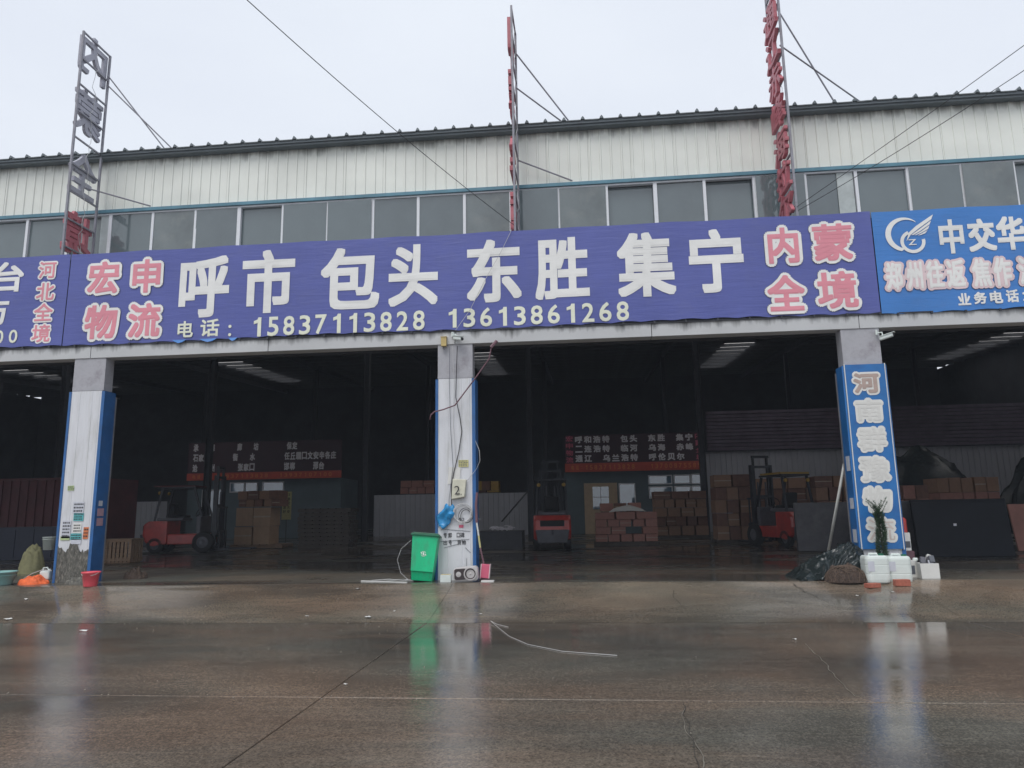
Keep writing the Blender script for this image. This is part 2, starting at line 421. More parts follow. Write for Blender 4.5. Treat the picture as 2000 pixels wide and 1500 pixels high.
# ------------------------------------------------------------------ helpers
class MB:
    def __init__(s):
        s.v, s.f = [], []
    def add(s, vs, fs):
        o = len(s.v)
        s.v += [tuple(v) for v in vs]
        s.f += [tuple(i + o for i in f) for f in fs]
        return s
    def box(s, cx, cy, cz, sx, sy, sz, R=None, taper=1.0):
        vs = []
        for dz in (-.5, .5):
            k = taper if dz > 0 else 1.0
            for dx, dy in ((-.5, -.5), (.5, -.5), (.5, .5), (-.5, .5)):
                p = Vector((dx * sx * k, dy * sy * k, dz * sz))
                if R:
                    p = R @ p
                vs.append((p.x + cx, p.y + cy, p.z + cz))
        return s.add(vs, [(3, 2, 1, 0), (4, 5, 6, 7), (0, 1, 5, 4), (1, 2, 6, 5), (2, 3, 7, 6), (3, 0, 4, 7)])
    def bb(s, x0, x1, y0, y1, z0, z1):
        return s.box((x0 + x1) / 2, (y0 + y1) / 2, (z0 + z1) / 2, x1 - x0, y1 - y0, z1 - z0)
    def tube(s, pts, r, n=6, r2=None):
        pts = [Vector(p) for p in pts]
        o = len(s.v)
        N = len(pts)
        a = None
        for i, p in enumerate(pts):
            d = (pts[min(i + 1, N - 1)] - pts[max(i - 1, 0)]).normalized()
            if a is None:
                a = d.orthogonal().normalized()
            a = (a - d * a.dot(d)).normalized()
            b = d.cross(a)
            rr = r if r2 is None else r + (r2 - r) * i / (N - 1)
            for k in range(n):
                t = 2 * PI * k / n
                s.v.append(tuple(p + (a * math.cos(t) + b * math.sin(t)) * rr))
        for i in range(N - 1):
            for k in range(n):
                s.f.append((o + i * n + k, o + i * n + (k + 1) % n, o + (i + 1) * n + (k + 1) % n, o + (i + 1) * n + k))
        s.f.append(tuple(o + k for k in reversed(range(n))))
        s.f.append(tuple(o + (N - 1) * n + k for k in range(n)))
        return s
    def bar(s, p0, p1, w, h=None):
        """square bar between two points"""
        p0, p1 = Vector(p0), Vector(p1)
        h = h or w
        d = p1 - p0
        R = d.to_track_quat('Z', 'Y').to_matrix()
        c = (p0 + p1) / 2
        return s.box(c.x, c.y, c.z, w, h, d.length, R)
    def lathe(s, prof, n=20, c=(0, 0, 0), sx=1, sy=1, axis='z'):
        o = len(s.v)
        for r, z in prof:
            for k in range(n):
                t = 2 * PI * k / n
                p = (r * math.cos(t) * sx, r * math.sin(t) * sy, z)
                if axis == 'y':
                    p = (p[0], p[2], p[1])
                if axis == 'x':
                    p = (p[2], p[0], p[1])
                s.v.append((p[0] + c[0], p[1] + c[1], p[2] + c[2]))
        for i in range(len(prof) - 1):
            for k in range(n):
                s.f.append((o + i * n + k, o + i * n + (k + 1) % n, o + (i + 1) * n + (k + 1) % n, o + (i + 1) * n + k))
        return s
    def prism(s, poly, y0, y1, axis='y'):
        """poly: list of (a,b); axis 'y' -> (a, y, b); 'x' -> (x, a, b)"""
        n = len(poly)
        vs = []
        for y in (y0, y1):
            for a, b in poly:
                vs.append((a, y, b) if axis == 'y' else (y, a, b))
        fs = [tuple(range(n)), tuple(reversed(range(n, 2 * n)))]
        for k in range(n):
            fs.append((k, n + k, n + (k + 1) % n, (k + 1) % n))
        return s.add(vs, fs)
    def mesh(s, name, m, smooth=False):
        me = bpy.data.meshes.new(name)
        me.from_pydata(s.v, [], s.f)
        me.materials.append(m)
        bm = bmesh.new()
        bm.from_mesh(me)
        bmesh.ops.recalc_face_normals(bm, faces=bm.faces)
        bm.to_mesh(me)
        bm.free()
        if smooth:
            for p in me.polygons:
                p.use_smooth = True
        return me
    def build(s, name, m, parent=None, smooth=False, bevel=0.0, seg=2, loc=None):
        me = s.mesh(name, m, smooth)
        o = bpy.data.objects.new(name, me)
        COL.objects.link(o)
        if parent:
            o.parent = parent
        if loc:
            o.location = loc
        if bevel:
            b = o.modifiers.new('bevel', 'BEVEL')
            b.width = bevel
            b.segments = seg
            b.limit_method = 'ANGLE'
        return o

def tag(o, label=None, cat=None, group=None, kind=None):
    if label: o['label'] = label
    if cat: o['category'] = cat
    if group: o['group'] = group
    if kind: o['kind'] = kind
    return o

def thing(name, label, cat, loc=(0, 0, 0), rz=0, group=None):
    o = bpy.data.objects.new(name, None)
    COL.objects.link(o)
    o.empty_display_size = 0.2
    o.location = loc
    o.rotation_euler = (0, 0, rz)
    return tag(o, label, cat, group)

def kids(o):
    return [c for c in bpy.data.objects if c.parent == o]

def dup(root, loc, rz, label, rot=None):
    r = root.copy()
    COL.objects.link(r)
    r.location = loc
    r.rotation_euler = rot or (0, 0, rz)
    r['label'] = label
    for ch in kids(root):
        c = ch.copy()
        COL.objects.link(c)
        c.parent = r
        for g in kids(ch):
            d = g.copy()
            COL.objects.link(d)
            d.parent = c
    return r

def inst(me, name, parent, loc, rot=None, scale=None):
    o = bpy.data.objects.new(name, me)
    COL.objects.link(o)
    o.parent = parent
    o.location = loc
    if rot: o.rotation_euler = rot
    if scale: o.scale = scale
    return o

# --- lettering -----------------------------------------------------
# the built-in font has a bare stroke for the digit one: give it its flag
_gl = {('1', 0.0, 0.0): ([(.16, 0), (.27, 0), (.27, .68), (.18, .68), (.15, .60), (.03, .55), (.03, .47), (.16, .51)], [(0, 1, 2, 3, 4, 5, 6, 7)])}
def glyph(ch, off=0.0, ext=0.0):
    key = (ch, off, ext)
    if key in _gl:
        return _gl[key]
    cu = bpy.data.curves.new('g', 'FONT')
    cu.body = ch
    cu.offset = off
    cu.extrude = ext
    cu.resolution_u = 3
    ob = bpy.data.objects.new('g', cu)
    COL.objects.link(ob)
    bpy.context.view_layer.update()
    dg = bpy.context.evaluated_depsgraph_get()
    me = bpy.data.meshes.new_from_object(ob.evaluated_get(dg))
    vs = [tuple(v.co) for v in me.vertices]
    fs = [tuple(p.vertices) for p in me.polygons]
    bpy.data.objects.remove(ob)
    bpy.data.meshes.remove(me)
    bpy.data.curves.remove(cu)
    _gl[key] = (vs, fs)
    return vs, fs

def ripple(x, z):
    return 0.012 * math.sin(0.9 * x + 0.6 * z) + 0.006 * math.sin(2.3 * x - 1.7 * z + 1)

def lettering(name, items, m, parent, y=-0.01, bold=0.03, grow=0.0, rip=False, split=True):
    """items: (char, cx, cz, w, h) in the x-z plane, front towards -y; the strokes are thickened by laying
    shifted copies of the glyph a fraction of a millimetre apart. bold: stroke gain relative to height (square nib),
    grow: outline radius in metres (round nib)"""
    allmb = MB()
    for ch, cx, cz, wd, ht in items:
        if ch == ' ':
            continue
        vs, fs = glyph(ch)
        if not vs:
            continue
        b_ = bold * ht
        x0 = min(v[0] for v in vs); x1 = max(v[0] for v in vs)
        z0 = min(v[1] for v in vs); z1 = max(v[1] for v in vs)
        bw = b_ * min(1.0, wd / ht * 1.15)
        kx = max(.3 * wd, wd - 2 * bw) / max(1e-6, x1 - x0); kz = (ht - 2 * b_) / max(1e-6, z1 - z0)
        shifts = [(0, 0)]
        if b_ > 0:
            for k in range(16):
                c_, s_ = math.cos(2 * PI * k / 16), math.sin(2 * PI * k / 16)
                q_ = 1 / max(abs(c_), abs(s_))
                shifts.append((bw * c_ * q_, b_ * s_ * q_))
            shifts += [(.5 * bw * math.cos(PI * k / 3), .5 * b_ * math.sin(PI * k / 3)) for k in range(6)]
        if grow:
            r = grow + b_ * .7
            shifts = [(r * math.cos(2 * PI * k / 14), r * math.sin(2 * PI * k / 14)) for k in range(14)]
            shifts += [(r * .5 * math.cos(2 * PI * k / 7), r * .5 * math.sin(2 * PI * k / 7)) for k in range(7)]
        mb = MB() if split else allmb
        for i, (sx, sz) in enumerate(shifts):
            out_ = []
            for v in vs:
                X = cx + (v[0] - (x0 + x1) / 2) * kx + sx
                Z = cz + (v[1] - (z0 + z1) / 2) * kz + sz
                out_.append((X, y + i * 0.0002 + (ripple(X, Z) if rip else 0), Z))
            mb.add(out_, fs)
        if split:
            me = bpy.data.meshes.new(name)
            me.from_pydata(mb.v, [], mb.f)
            me.materials.append(m)
            o = bpy.data.objects.new(name, me)
            COL.objects.link(o)
            if parent: o.parent = parent
    if split:
        return None
    me = bpy.data.meshes.new(name)
    me.from_pydata(allmb.v, [], allmb.f)
    me.materials.append(m)
    o = bpy.data.objects.new(name, me)
    COL.objects.link(o)
    o['kind'] = 'stuff'
    if parent:
        o.parent = parent
    return o

def row(text, x0, x1, cz, h, wfrac=0.8):
    n = len(text)
    p = (x1 - x0) / n
    return [(c, x0 + p * (i + .5), cz, p * wfrac if not c in '1:：' else p * wfrac * (0.5 if c == '1' else 0.25), h if c not in ':：' else h * .6) for i, c in enumerate(text)]

# ================================================================== SETTING
XL, XR = -50.58, 29.42        # ends of the warehouse
BAY = 8.0
PX = [-2.5806 + BAY * k for k in range(-6, 5)]
FZ = -0.38                    # level of the yard below the warehouse floor

g = MB()
g.add([(-150, -120, FZ - .03), (150, -120, FZ - .03), (150, 120, FZ - .03), (-150, 120, FZ - .03)], [(0, 1, 2, 3)])
tag(g.build('ground', MT['yard']), kind='structure')

yard = thing('yard', None, None)
del_keys = yard
yard['kind'] = 'structure'
rows_ = [(-2.69, -7.385), (-7.40, -11.985), (-12.0, -16.985), (-17.0, -22.0)]
xb = [XL] + [-2.52 + BAY * k for k in range(-5, 4)] + [XR]
for r_i, (ya, yb) in enumerate(rows_):
    for i in range(len(xb) - 1):
        b = MB()
        dz = 0.0 if r_i == 0 else random.uniform(-.004, .003)
        b.bb(xb[i] + .006, xb[i + 1] - .006, yb, ya, FZ - .2, FZ + dz)
        b.build('concrete_slab', MT['yard'], yard, bevel=.006, seg=1)
jb = MB()
jb.bb(XL, XR, -22, -2.7, FZ - .3, FZ - .022)
jb.build('joint_bed', MT['joint'], yard)

# apron ramp
apron = thing('apron_ramp', None, None)
apron['kind'] = 'structure'
for i in range(len(xb) - 1):
    n = 14
    x0_, x1_ = xb[i] + .003, xb[i + 1] - .003
    m_ = 30
    vs, fs = [], []
    for a in range(n + 1):
        t = a / n
        for c in range(m_ + 1):
            x = x0_ + (x1_ - x0_) * c / m_
            yy = -0.5 - 2.2 * t
            if a == n: yy = -2.74 - .10 * (1 + noise.noise(Vector((x * 1.7, 0, 9)))) - .05 * noise.noise(Vector((x * 9, 0, 4)))
            e = 0.0 if c in (0, m_) else 0.006 * noise.noise(Vector((x * .9, yy * 1.2, 0)))
            sm = t
            if t < .1: sm = t * t * 5 + 0
            if t < .1: sm = max(0, t - .05 + .05 * (1 - t / .1) ** 2 * 1)
            z = FZ * min(1, max(0, sm)) + (e if 0 < a < n else 0)
            if a == n: z = FZ + .0025
            if a == n - 1: z = FZ * (n - 1) / n
            vs.append((x, yy, z))
    for a in range(n):
        for c in range(m_):
            q = a * (m_ + 1) + c
            fs.append((q, q + 1, q + m_ + 2, q + m_ + 1))
    MB().add(vs, fs).build('concrete_slab', MT['apron'], apron, smooth=True)
MB().bb(XL, XR, -2.695, -.55, FZ - .3, FZ - .01).build('slab_bed', MT['joint'], apron)

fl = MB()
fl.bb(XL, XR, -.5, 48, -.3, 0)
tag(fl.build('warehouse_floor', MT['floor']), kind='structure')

# cracks and filler lines in the concrete
def ground_line(name, pts, wd, m, z, parent):
    mb = MB()
    P = []
    for i in range(len(pts) - 1):
        a, b_ = Vector((*pts[i], 0)), Vector((*pts[i + 1], 0))
        k = max(2, int((b_ - a).length / .06))
        for j in range(k):
            P.append(a.lerp(b_, j / k))
    P.append(Vector((*pts[-1], 0)))
    vs, fs = [], []
    for i, p in enumerate(P):
        d = (P[min(i + 1, len(P) - 1)] - P[max(0, i - 1)]).normalized()
        nrm = Vector((-d.y, d.x, 0)).normalized()
        jx = noise.noise(Vector((p.x * 4, p.y * 4, 3))) * .03
        ww = wd * (.5 + .9 * abs(noise.noise(Vector((p.x * 9, p.y * 9, 7)))))
        zz = z(p.y) if callable(z) else z
        q = p + nrm * jx
        vs += [(q.x + nrm.x * ww, q.y + nrm.y * ww, zz), (q.x - nrm.x * ww, q.y - nrm.y * ww, zz)]
    for i in range(len(P) - 1):
        fs.append((2 * i, 2 * i + 1, 2 * i + 3, 2 * i + 2))
    return mb.add(vs, fs).build(name, m, parent)

def rampz(y):
    return 0.0 if y > -.5 else (FZ * (-.5 - y) / 2.2 if y > -2.7 else FZ)
ground_line('crack', [(3.60, -.56), (3.58, -.9), (3.66, -1.3), (3.85, -1.75)], .008, MT['crack'], lambda y: rampz(y) + .012, apron)
ground_line('crack', [(1.9, -1.2), (2.7, -1.5), (3.6, -1.9), (4.1, -2.1)], .006, MT['crack'], lambda y: rampz(y) + .012, apron)
ground_line('crack', [(1.45, -1.1), (1.42, -1.5), (1.5, -2.1)], .005, MT['crack'], lambda y: rampz(y) + .012, apron)
ground_line('crack_filler', [(2.65, -4.6), (2.55, -5.6), (2.42, -6.4), (2.33, -7.2)], .005, MT['filler'], FZ + .005, yard)
ground_line('crack_filler', [(.78, -7.6), (.70, -8.2), (.75, -8.9), (.6, -9.6), (.55, -10.4)], .0045, MT['filler'], FZ + .005, yard)
ground_line('crack', [(.80, -7.43), (.76, -7.8), (.72, -8.6), (.66, -9.3)], .003, MT['crack'], FZ + .008, yard)

# ================================================================== WAREHOUSE
wh = thing('warehouse', 'long logistics warehouse with open bays, cream upper wall and a band of grey windows', 'warehouse', (0, 0, 0))

UW = 1.2                       # the upper wall and its windows stand back from the banner
# upper corrugated wall: one panel = 0.96 m with narrow ribs
def wall_panel_mesh(W, z0, z1, m, pitch=.24, rib=.022, name='wall_panel', horiz=False):
    pr = [(0, 0)]
    x = 0
    while x < W - 1e-6:
        pr += [(x + .018, 0), (x + .030, -rib), (x + .058, -rib), (x + .070, 0), (x + pitch, 0)]
        x += pitch
    pr[-1] = (W - .004, 0)
    vs, fs = [], []
    for px_, py_ in pr:
        vs += [(px_, py_, z0), (px_, py_, z1)]
    for i in range(len(pr) - 1):
        fs.append((2 * i, 2 * i + 2, 2 * i + 3, 2 * i + 1))
    me = bpy.data.meshes.new(name)
    me.from_pydata(vs, [], fs)
    me.materials.append(m)
    return me
pm = wall_panel_mesh(.96, 8.62, 9.95, MT['wall'])
x = XL
while x < XR:
    inst(pm, 'wall_panel', wh, (x, UW + random.uniform(-.002, .002), 0))
    x += .96

# window band
WB0, WB1 = 6.9, 8.52
mull_x0, pane_w = -2.56, 1.082
MB().bb(XL, XR, UW - .05, UW + .06, WB1, 8.56).build('window_head', MT['white_frame'], wh)
MB().bb(XL, XR, UW - .10, UW + .05, 8.563, 8.64).build('blue_flashing', MT['trimblue'], wh)
MT['glass_b'] = mat('grey_window_glass_dusty', (0.145, 0.17, 0.175), 0.10, 0.0, 0.25, 0.9, ior=1.7, dirt=(0.22, 0.23, 0.22), dirt_amt=0.5)
MT['glass_c'] = mat('grey_window_glass_dark', (0.095, 0.12, 0.13), 0.05, 0.0, 0.2, 0.7, ior=1.9)
pane_me = MB().bb(-.5 * pane_w + .02, .5 * pane_w - .02, -.004, .004, 6.95, 8.515).mesh('window_pane', MT['glass'])
pane_b = pane_me.copy(); pane_b.materials[0] = MT['glass_b']
pane_c = pane_me.copy(); pane_c.materials[0] = MT['glass_c']
mul_thin = MB().bb(-.032, .032, -.05, .03, 6.95, 8.518).mesh('mullion', MT['white_frame'])
mul_thick = MB().bb(-.042, .042, -.05, .03, 6.95, 8.518).mesh('mullion', MT['white_frame'])
k = -44
while mull_x0 + k * pane_w < XR:
    xm = mull_x0 + k * pane_w
    if xm > XL:
        inst(mul_thick if (k + 5) % 3 == 0 else mul_thin, 'mullion', wh, (xm, UW, 0))
        inst(random.choice([pane_me, pane_me, pane_b, pane_c]), 'window_pane', wh, (xm + pane_w / 2, UW + random.uniform(-.003, .003), 0),
             rot=(random.uniform(-.012, .012), 0, random.uniform(-.012, .012)))
    k += 1
MT['column_tone'] = mat('pale_column_stand_in', (0.42, 0.46, 0.46), 0.5)
for a_, b2_ in ((5.70, 6.04), (-11.47, -11.26), (-6.02, -5.86), (13.9, 14.2)):  # strips added before the opaque panes for pillars seen through glass
    MB().bb(a_, b2_, UW - .022, UW - .012, 6.95, 8.512).build('column_stand_in', MT['column_tone'], wh)
# lining behind the window band and backing below
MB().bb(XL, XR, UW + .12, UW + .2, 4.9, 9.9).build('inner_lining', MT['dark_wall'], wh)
# no inner columns here; the pale strips above stand in for them
for cx in PX:
    if XL < cx < XR:
        pass
# gutter, eave and roof
MB().prism([(UW - .20, 9.935), (UW - .20, 10.02), (UW - .17, 10.02), (UW - .17, 9.955), (UW - .005, 9.955), (UW - .005, 9.935)], XL - .3, XR + .3, 'x').build('gutter', MT['gutter'], wh)
MB().bb(XL - .3, XR + .3, UW - .24, UW - .203, 9.985, 10.06).build('eave_trim', MT['gutter'], wh)

SL = .055
def roofz(y): return 10.07 + SL * (y - UW)
# roof sheets: strips 2.1 m wide with five ribs; rooflight openings at four places
lights = [(-41.0, -39.1), (-25.1, -23.2), (-7.9, -6.0), (9.2, 11.1), (26.2, 28.1)]
def roof_band(y0, y1, openings):
    """underside of the roof from y0 to y1 with translucent sheets in the openings, seen ones and added ones"""
    def quad(a, b_, nm, m):
        MB().add([(a, y0, roofz(y0) - .03), (b_, y0, roofz(y0) - .03), (b_, y1, roofz(y1) - .03), (a, y1, roofz(y1) - .03)], [(0, 1, 2, 3)]).build(nm, m, wh)
    e = [XL - .3] + [q for p in openings for q in p] + [XR + .3]
    for i in range(0, len(e), 2):
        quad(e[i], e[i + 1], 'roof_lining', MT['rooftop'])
    for a, b_ in openings:
        quad(a, b_, 'seen_or_added_rooflight', MT['seen_or_added_rooflight'])
wide = [(c - 3.2, c + 3.2) for c in (-40.05, -24.15, -6.95, 10.15, 25.5)]  # unseen openings above the beam, added to brighten the interior
roof_band(UW - .2, 10.0, [])
roof_band(10.0, 25.0, wide)
roof_band(25.0, 31.0, [])
roof_band(31.0, 43.0, lights)
roof_band(43.0, 48.2, [])
# the visible roof sheet edges: each 0.82 m sheet has two ribs that poke up above the gutter
rp = 0.425
pr = [(0, 0)]
for q in range(2):
    c = q * rp + rp / 2
    pr += [(c - .05, 0), (c - .028, .055), (c + .028, .055), (c + .05, 0)]
pr += [(2 * rp - .003, 0)]
vs, fs = [], []
for px_, pz_ in pr:
    for yy in (UW - .27, 8.0):
        vs.append((px_, yy, roofz(yy) + pz_))
        vs.append((px_, yy, roofz(yy) + pz_ - .02))
for i in range(len(pr) - 1):
    a = 4 * i
    fs += [(a, a + 4, a + 6, a + 2), (a + 1, a + 3, a + 7, a + 5), (a, a + 1, a + 5, a + 4)]
rs = bpy.data.meshes.new('roof_sheet')
rs.from_pydata(vs, [], fs)
rs.materials.append(MT['roof'])
# closed rib cap with its screw
cap = MB().prism([(-.04, .0), (-.024, .045), (-.008, .07), (.008, .07), (.024, .045), (.04, .0)], UW - .285, UW - .22).mesh('rib_cap', MT['gutter'])
x = XL
while x < XR:
    s_ = inst(rs, 'roof_sheet', wh, (x, 0, random.uniform(0, .006)))
    for q in range(2):
        inst(cap, 'rib_cap', s_, (q * rp + rp / 2, 0, roofz(UW - .25)))
    x += 2 * rp

# purlins and trusses under the roof
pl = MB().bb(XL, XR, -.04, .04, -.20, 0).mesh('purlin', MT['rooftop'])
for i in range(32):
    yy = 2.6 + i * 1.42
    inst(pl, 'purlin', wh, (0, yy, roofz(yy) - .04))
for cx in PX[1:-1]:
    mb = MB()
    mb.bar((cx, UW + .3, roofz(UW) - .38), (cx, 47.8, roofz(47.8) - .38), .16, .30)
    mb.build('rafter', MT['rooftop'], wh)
    for cy in (20.0, 34.0):
        mb = MB()
        mb.bb(cx - .14, cx + .14, cy - .012, cy + .012, 0, roofz(cy) - .5)
        mb.bb(cx - .14, cx - .12, cy - .15, cy + .15, 0, roofz(cy) - .5)
        mb.bb(cx + .12, cx + .14, cy - .15, cy + .15, 0, roofz(cy) - .5)
        mb.build('inner_column', MT['dark_steel'], wh)
# side and back walls
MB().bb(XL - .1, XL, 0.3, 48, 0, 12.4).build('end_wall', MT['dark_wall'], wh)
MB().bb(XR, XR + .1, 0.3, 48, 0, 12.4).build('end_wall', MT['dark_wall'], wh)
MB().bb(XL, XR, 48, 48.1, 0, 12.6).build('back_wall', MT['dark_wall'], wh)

# front beam, cast in lengths with visible joints
bx_ = XL
while bx_ < XR:
    L_ = 4.0
    MB().bb(bx_ + .006, bx_ + L_ - .006, .0, .30, 4.71, 4.985).build('front_beam', MT['beam'], wh, bevel=.006, seg=1)
    bx_ += L_
MB().bb(XL, XR, .03, .28, 4.73, 4.97).build('beam_core', MT['dark_steel'], wh)
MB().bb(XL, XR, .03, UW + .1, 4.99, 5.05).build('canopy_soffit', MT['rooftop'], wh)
MB().bb(XL, XR, .03, UW + .02, 6.98, 7.06).build('canopy_top', MT['roof'], wh)
MB().bb(XL, XR, .03, .09, 5.05, 6.98).build('canopy_front_sheet', MT['dark_steel'], wh)
# dark drip strip with fixing clips between banner and beam
MB().bb(XL, XR, -.02, .0, 4.975, 5.0).build('drip_strip', MT['dark_steel'], wh)
# pillars ---------------------------------------------------------------
def pillar(cx, kind):
    p = bpy.data.objects.new('pillar', None)
    COL.objects.link(p)
    p.parent = wh
    p.location = (cx, 0, 0)
    mb = MB()
    mb.bb(-.33, .33, .05, .40, 0, 4.0)
    mb.build('core', MT['dark_steel'], p)
    mb = MB()
    mb.bb(-.36, .36, .02, .30, 4.0, 4.708)
    mb.build('steel_head', MT['head'], p)
    # white front sheet, three folded ribs
    W = .345
    pr = [(-W, 0), (-.16, 0), (-.155, -.006), (-.145, -.006), (-.14, 0), (.12, 0), (.125, -.006), (.135, -.006), (.14, 0), (W - .06, 0), (W - .055, -.006), (W - .045, -.006), (W - .04, 0), (W, 0)]
    vs, fs = [], []
    for a, b_ in pr:
        vs += [(a, b_, .0), (a, b_, 3.99), ]
    for i in range(len(pr) - 1):
        fs.append((2 * i, 2 * i + 2, 2 * i + 3, 2 * i + 1))
    MB().add(vs, fs).build('front_sheet', MT['pillar_white'], p)
    for s in (-1, 1):
        mb = MB()
        x0_, x1_ = sorted((s * (W + .002), s * (W + (.07 if s > 0 else .055))))
        mb.bb(x0_, x1_, -.012, .36, 0.0, 3.98)
        mb.build('blue_side', MT['pillar_blue'], p)
        mb = MB()
        x0_, x1_ = sorted((s * (W + .02), s * (W + .062)))
        mb.bb(x0_, x1_, .37, .42, 0.0, 3.9)
        mb.build('grey_edge', MT['col_steel'], p)
    return p
pils = {}
for i, cx in enumerate(PX):
    pils[i] = pillar(cx, 'plain')
PLc, PMc, PRc = PX[5], PX[6], PX[7]
pL, pM, pR = pils[5], pils[6], pils[7]

def sticker(cx, cz, w_, h_, m, parent, tilt=0, y=-.012, lines=0, lm='p_dark', name='sticker'):
    mb = MB()
    R = Matrix.Rotation(tilt, 3, 'Y')
    mb.box(cx, y, cz, w_, .003, h_, R)
    o = mb.build(name, MT[m], parent)
    if lines:
        # rows of tiny print
        mb = MB()
        for r in range(lines):
            zz = cz + h_ / 2 - (r + .7) * h_ / (lines + .5)
            xx = cx - w_ * .42
            while xx < cx + w_ * .38:
                ww = random.uniform(.012, .035)
                mb.box(xx + ww / 2, y - .003, zz, ww, .002, h_ / (lines + .5) * .5)
                xx += ww + .012
        mb.build('print', MT[lm], o)
    return o

# left pillar: peeled foot and advert stickers
mb = MB()
vs, fs = [], []
N = 26
for i in range(N + 1):
    xx = -.34 + .68 * i / N
    top = .72 + .22 * noise.noise(Vector((xx * 7, 1.3, 0))) + .12 * noise.noise(Vector((xx * 22, 5, 0))) - .12 * abs(xx)
    vs += [(xx, -.010, 0.0), (xx, -.010, top)]
for i in range(N):
    fs.append((2 * i, 2 * i + 2, 2 * i + 3, 2 * i + 1))
MB().add(vs, fs).build('peeled_foot', MT['grime'], pL)
for a in [(-.17, 1.93, .14, .10, 'paper_lime', 2), (.04, 1.52, .24, .24, 'paper_pale', 3), (.06, 1.33, .22, .16, 'paper_teal', 3), (-.19, 1.08, .19, .36, 'paper_pale', 5),
          (.05, 1.10, .18, .20, 'p_offwhite', 3), (.04, .93, .24, .13, 'paper_teal', 2), (-.2, .90, .20, .08, 'paper_lime', 0), (.25, 1.0, .11, .24, 'paper_orange', 3), (.05, .83, .22, .10, 'paper_pale', 0)]:
    sticker(a[0], a[1], a[2], a[3], a[4], pL, random.uniform(-.04, .04), lines=a[5])
for zz in (1.42, 1.22):
    mb = MB()
    mb.bb(.417, .420, .06, .26, zz - .08, zz + .08)
    mb.build('sticker', MT['paper_pink'], pL)
mb = MB()
mb.bb(.417, .420, .08, .2, 1.55, 1.66)
mb.build('sticker', MT['paper_pale'], pL)

# middle pillar: notice, number bag, stencilled words, small red label
sticker(.17, 2.26, .20, .14, 'paper_yellow', pM, 0, lines=4, lm='p_greyblue')
sticker(-.02, 2.02, .24, .34, 'p_faint', pM, .08)
lettering('stencil', [('专', -.20, .86, .075, .10), ('卸', -.105, .86, .07, .10), ('口', .06, .86, .06, .09), ('碑', .14, .86, .085, .10),
                      ('出', -.20, .72, .07, .09), ('号', -.10, .72, .06, .09), ('货', .08, .72, .08, .09), ('物', .17, .72, .08, .09)],
          MT['p_dark'], pM, y=-.010, bold=.01)
sticker(.12, 1.03, .09, .055, 'int_pink', pM, 0)
lettering('stencil', [('1', .03, 1.16, .02, .07), ('0', .09, 1.16, .05, .07), ('2', .16, 1.16, .05, .07)], MT['p_greyblue'], pM, y=-.010, bold=.005)
for (a, b_, c, d) in ((-.28, .96, -.15, 1.08), (-.22, .62, .1, .70), (-.30, .74, .28, .78), (.2, .62, .3, .52), (.22, .42, .22, .16), (-.26, .98, .30, .93)):
    mb = MB()
    mb.bar((a, -.0105, b_), (c, -.0105, d), .004, .008)
    mb.build('scratch', MT['p_greyblue'], pM)
# lower writing on the right pillar's white foot
lettering('stencil', [('口', -.10, .34, .09, .12), ('5', -.10, .20, .06, .10), ('货', .2, .34, .09, .12)], MT['p_greyblue'], pR, y=-.010, bold=.005)
for a in [(-.415, 2.1, .14), (-.415, 1.35, .10), (-.415, .75, .12)]:
    mb = MB(); mb.bb(-.427, -.422, .02, .2, a[1] - a[2], a[1] + a[2]); mb.build('sticker', MT['paper_pale'], pR)

# ================================================================== BANNERS
def banner(name, label, x0, x1, m, z0=5.0, z1=7.10, y=-.03):
    mb = MB()
    nx = int((x1 - x0) / .10)
    nz = 22
    vs, fs = [], []
    for j in range(nz + 1):
        for i in range(nx + 1):
            xx = x0 + (x1 - x0) * i / nx
            t = j / nz
            sag = .028 * abs(math.sin(PI * xx / .62)) * (1 - t) ** 6
            topsag = -.018 * abs(math.sin(PI * xx / 1.9)) * t ** 6
            zz = z0 + (z1 - z0) * t + sag + topsag + .012 * math.sin(xx * .8) * (1 - t)
            vs.append((xx, y + ripple(xx, zz) + .010 * math.sin(PI * xx / .62) * (1 - t) ** 5, zz))
    for j in range(nz):
        for i in range(nx):
            q = j * (nx + 1) + i
            fs.append((q, q + 1, q + nx + 2, q + nx + 1))
    me = bpy.data.meshes.new('cloth')
    me.from_pydata(vs, [], fs)
    me.materials.append(m)
    for p in me.polygons: p.use_smooth = True
    root = thing(name, label, 'banner')
    o = bpy.data.objects.new('cloth', me)
    COL.objects.link(o)
    o.parent = root
    # clips along the bottom hem
    clip = MB().bb(-.02, .02, -.012, .012, -.03, .02).mesh('hem_clip', MT['dark_steel'])
    xx = x0 + .3
    while xx < x1:
        inst(clip, 'hem_clip', root, (xx, y - .012 + ripple(xx, z0), z0 - .005))
        xx += .62
    return root
YB = -.03
b_left = banner('purple_banner', 'purple shop banner at far left, cut by the photo edge, with pink 河北全境 column', -23.6, -11.24, MT['purple'])
b_main = banner('purple_banner', 'long purple banner over the two central bays with white 呼市 包头 东胜 集宁', -11.22, 5.83, MT['purple'])
b_right = banner('blue_banner', 'bright blue banner at far right with winged white emblem and 中交华', 5.85, 17.4, MT['sky_blue'], z0=4.97, z1=7.08)
YT = YB - .012
lettering('white_character', [('呼', -8.06, 6.19, 1.14, 1.37), ('市', -6.62, 6.24, 1.17, 1.40), ('包', -4.82, 6.22, 1.28, 1.36), ('头', -3.46, 6.23, 1.05, 1.35),
                              ('东', -1.75, 6.24, 1.14, 1.36), ('胜', -.34, 6.22, 1.11, 1.32), ('集', 1.37, 6.21, 1.16, 1.36), ('宁', 2.77, 6.22, 1.08, 1.34)],
          MT['p_white'], b_main, y=YT, bold=.029, rip=True)
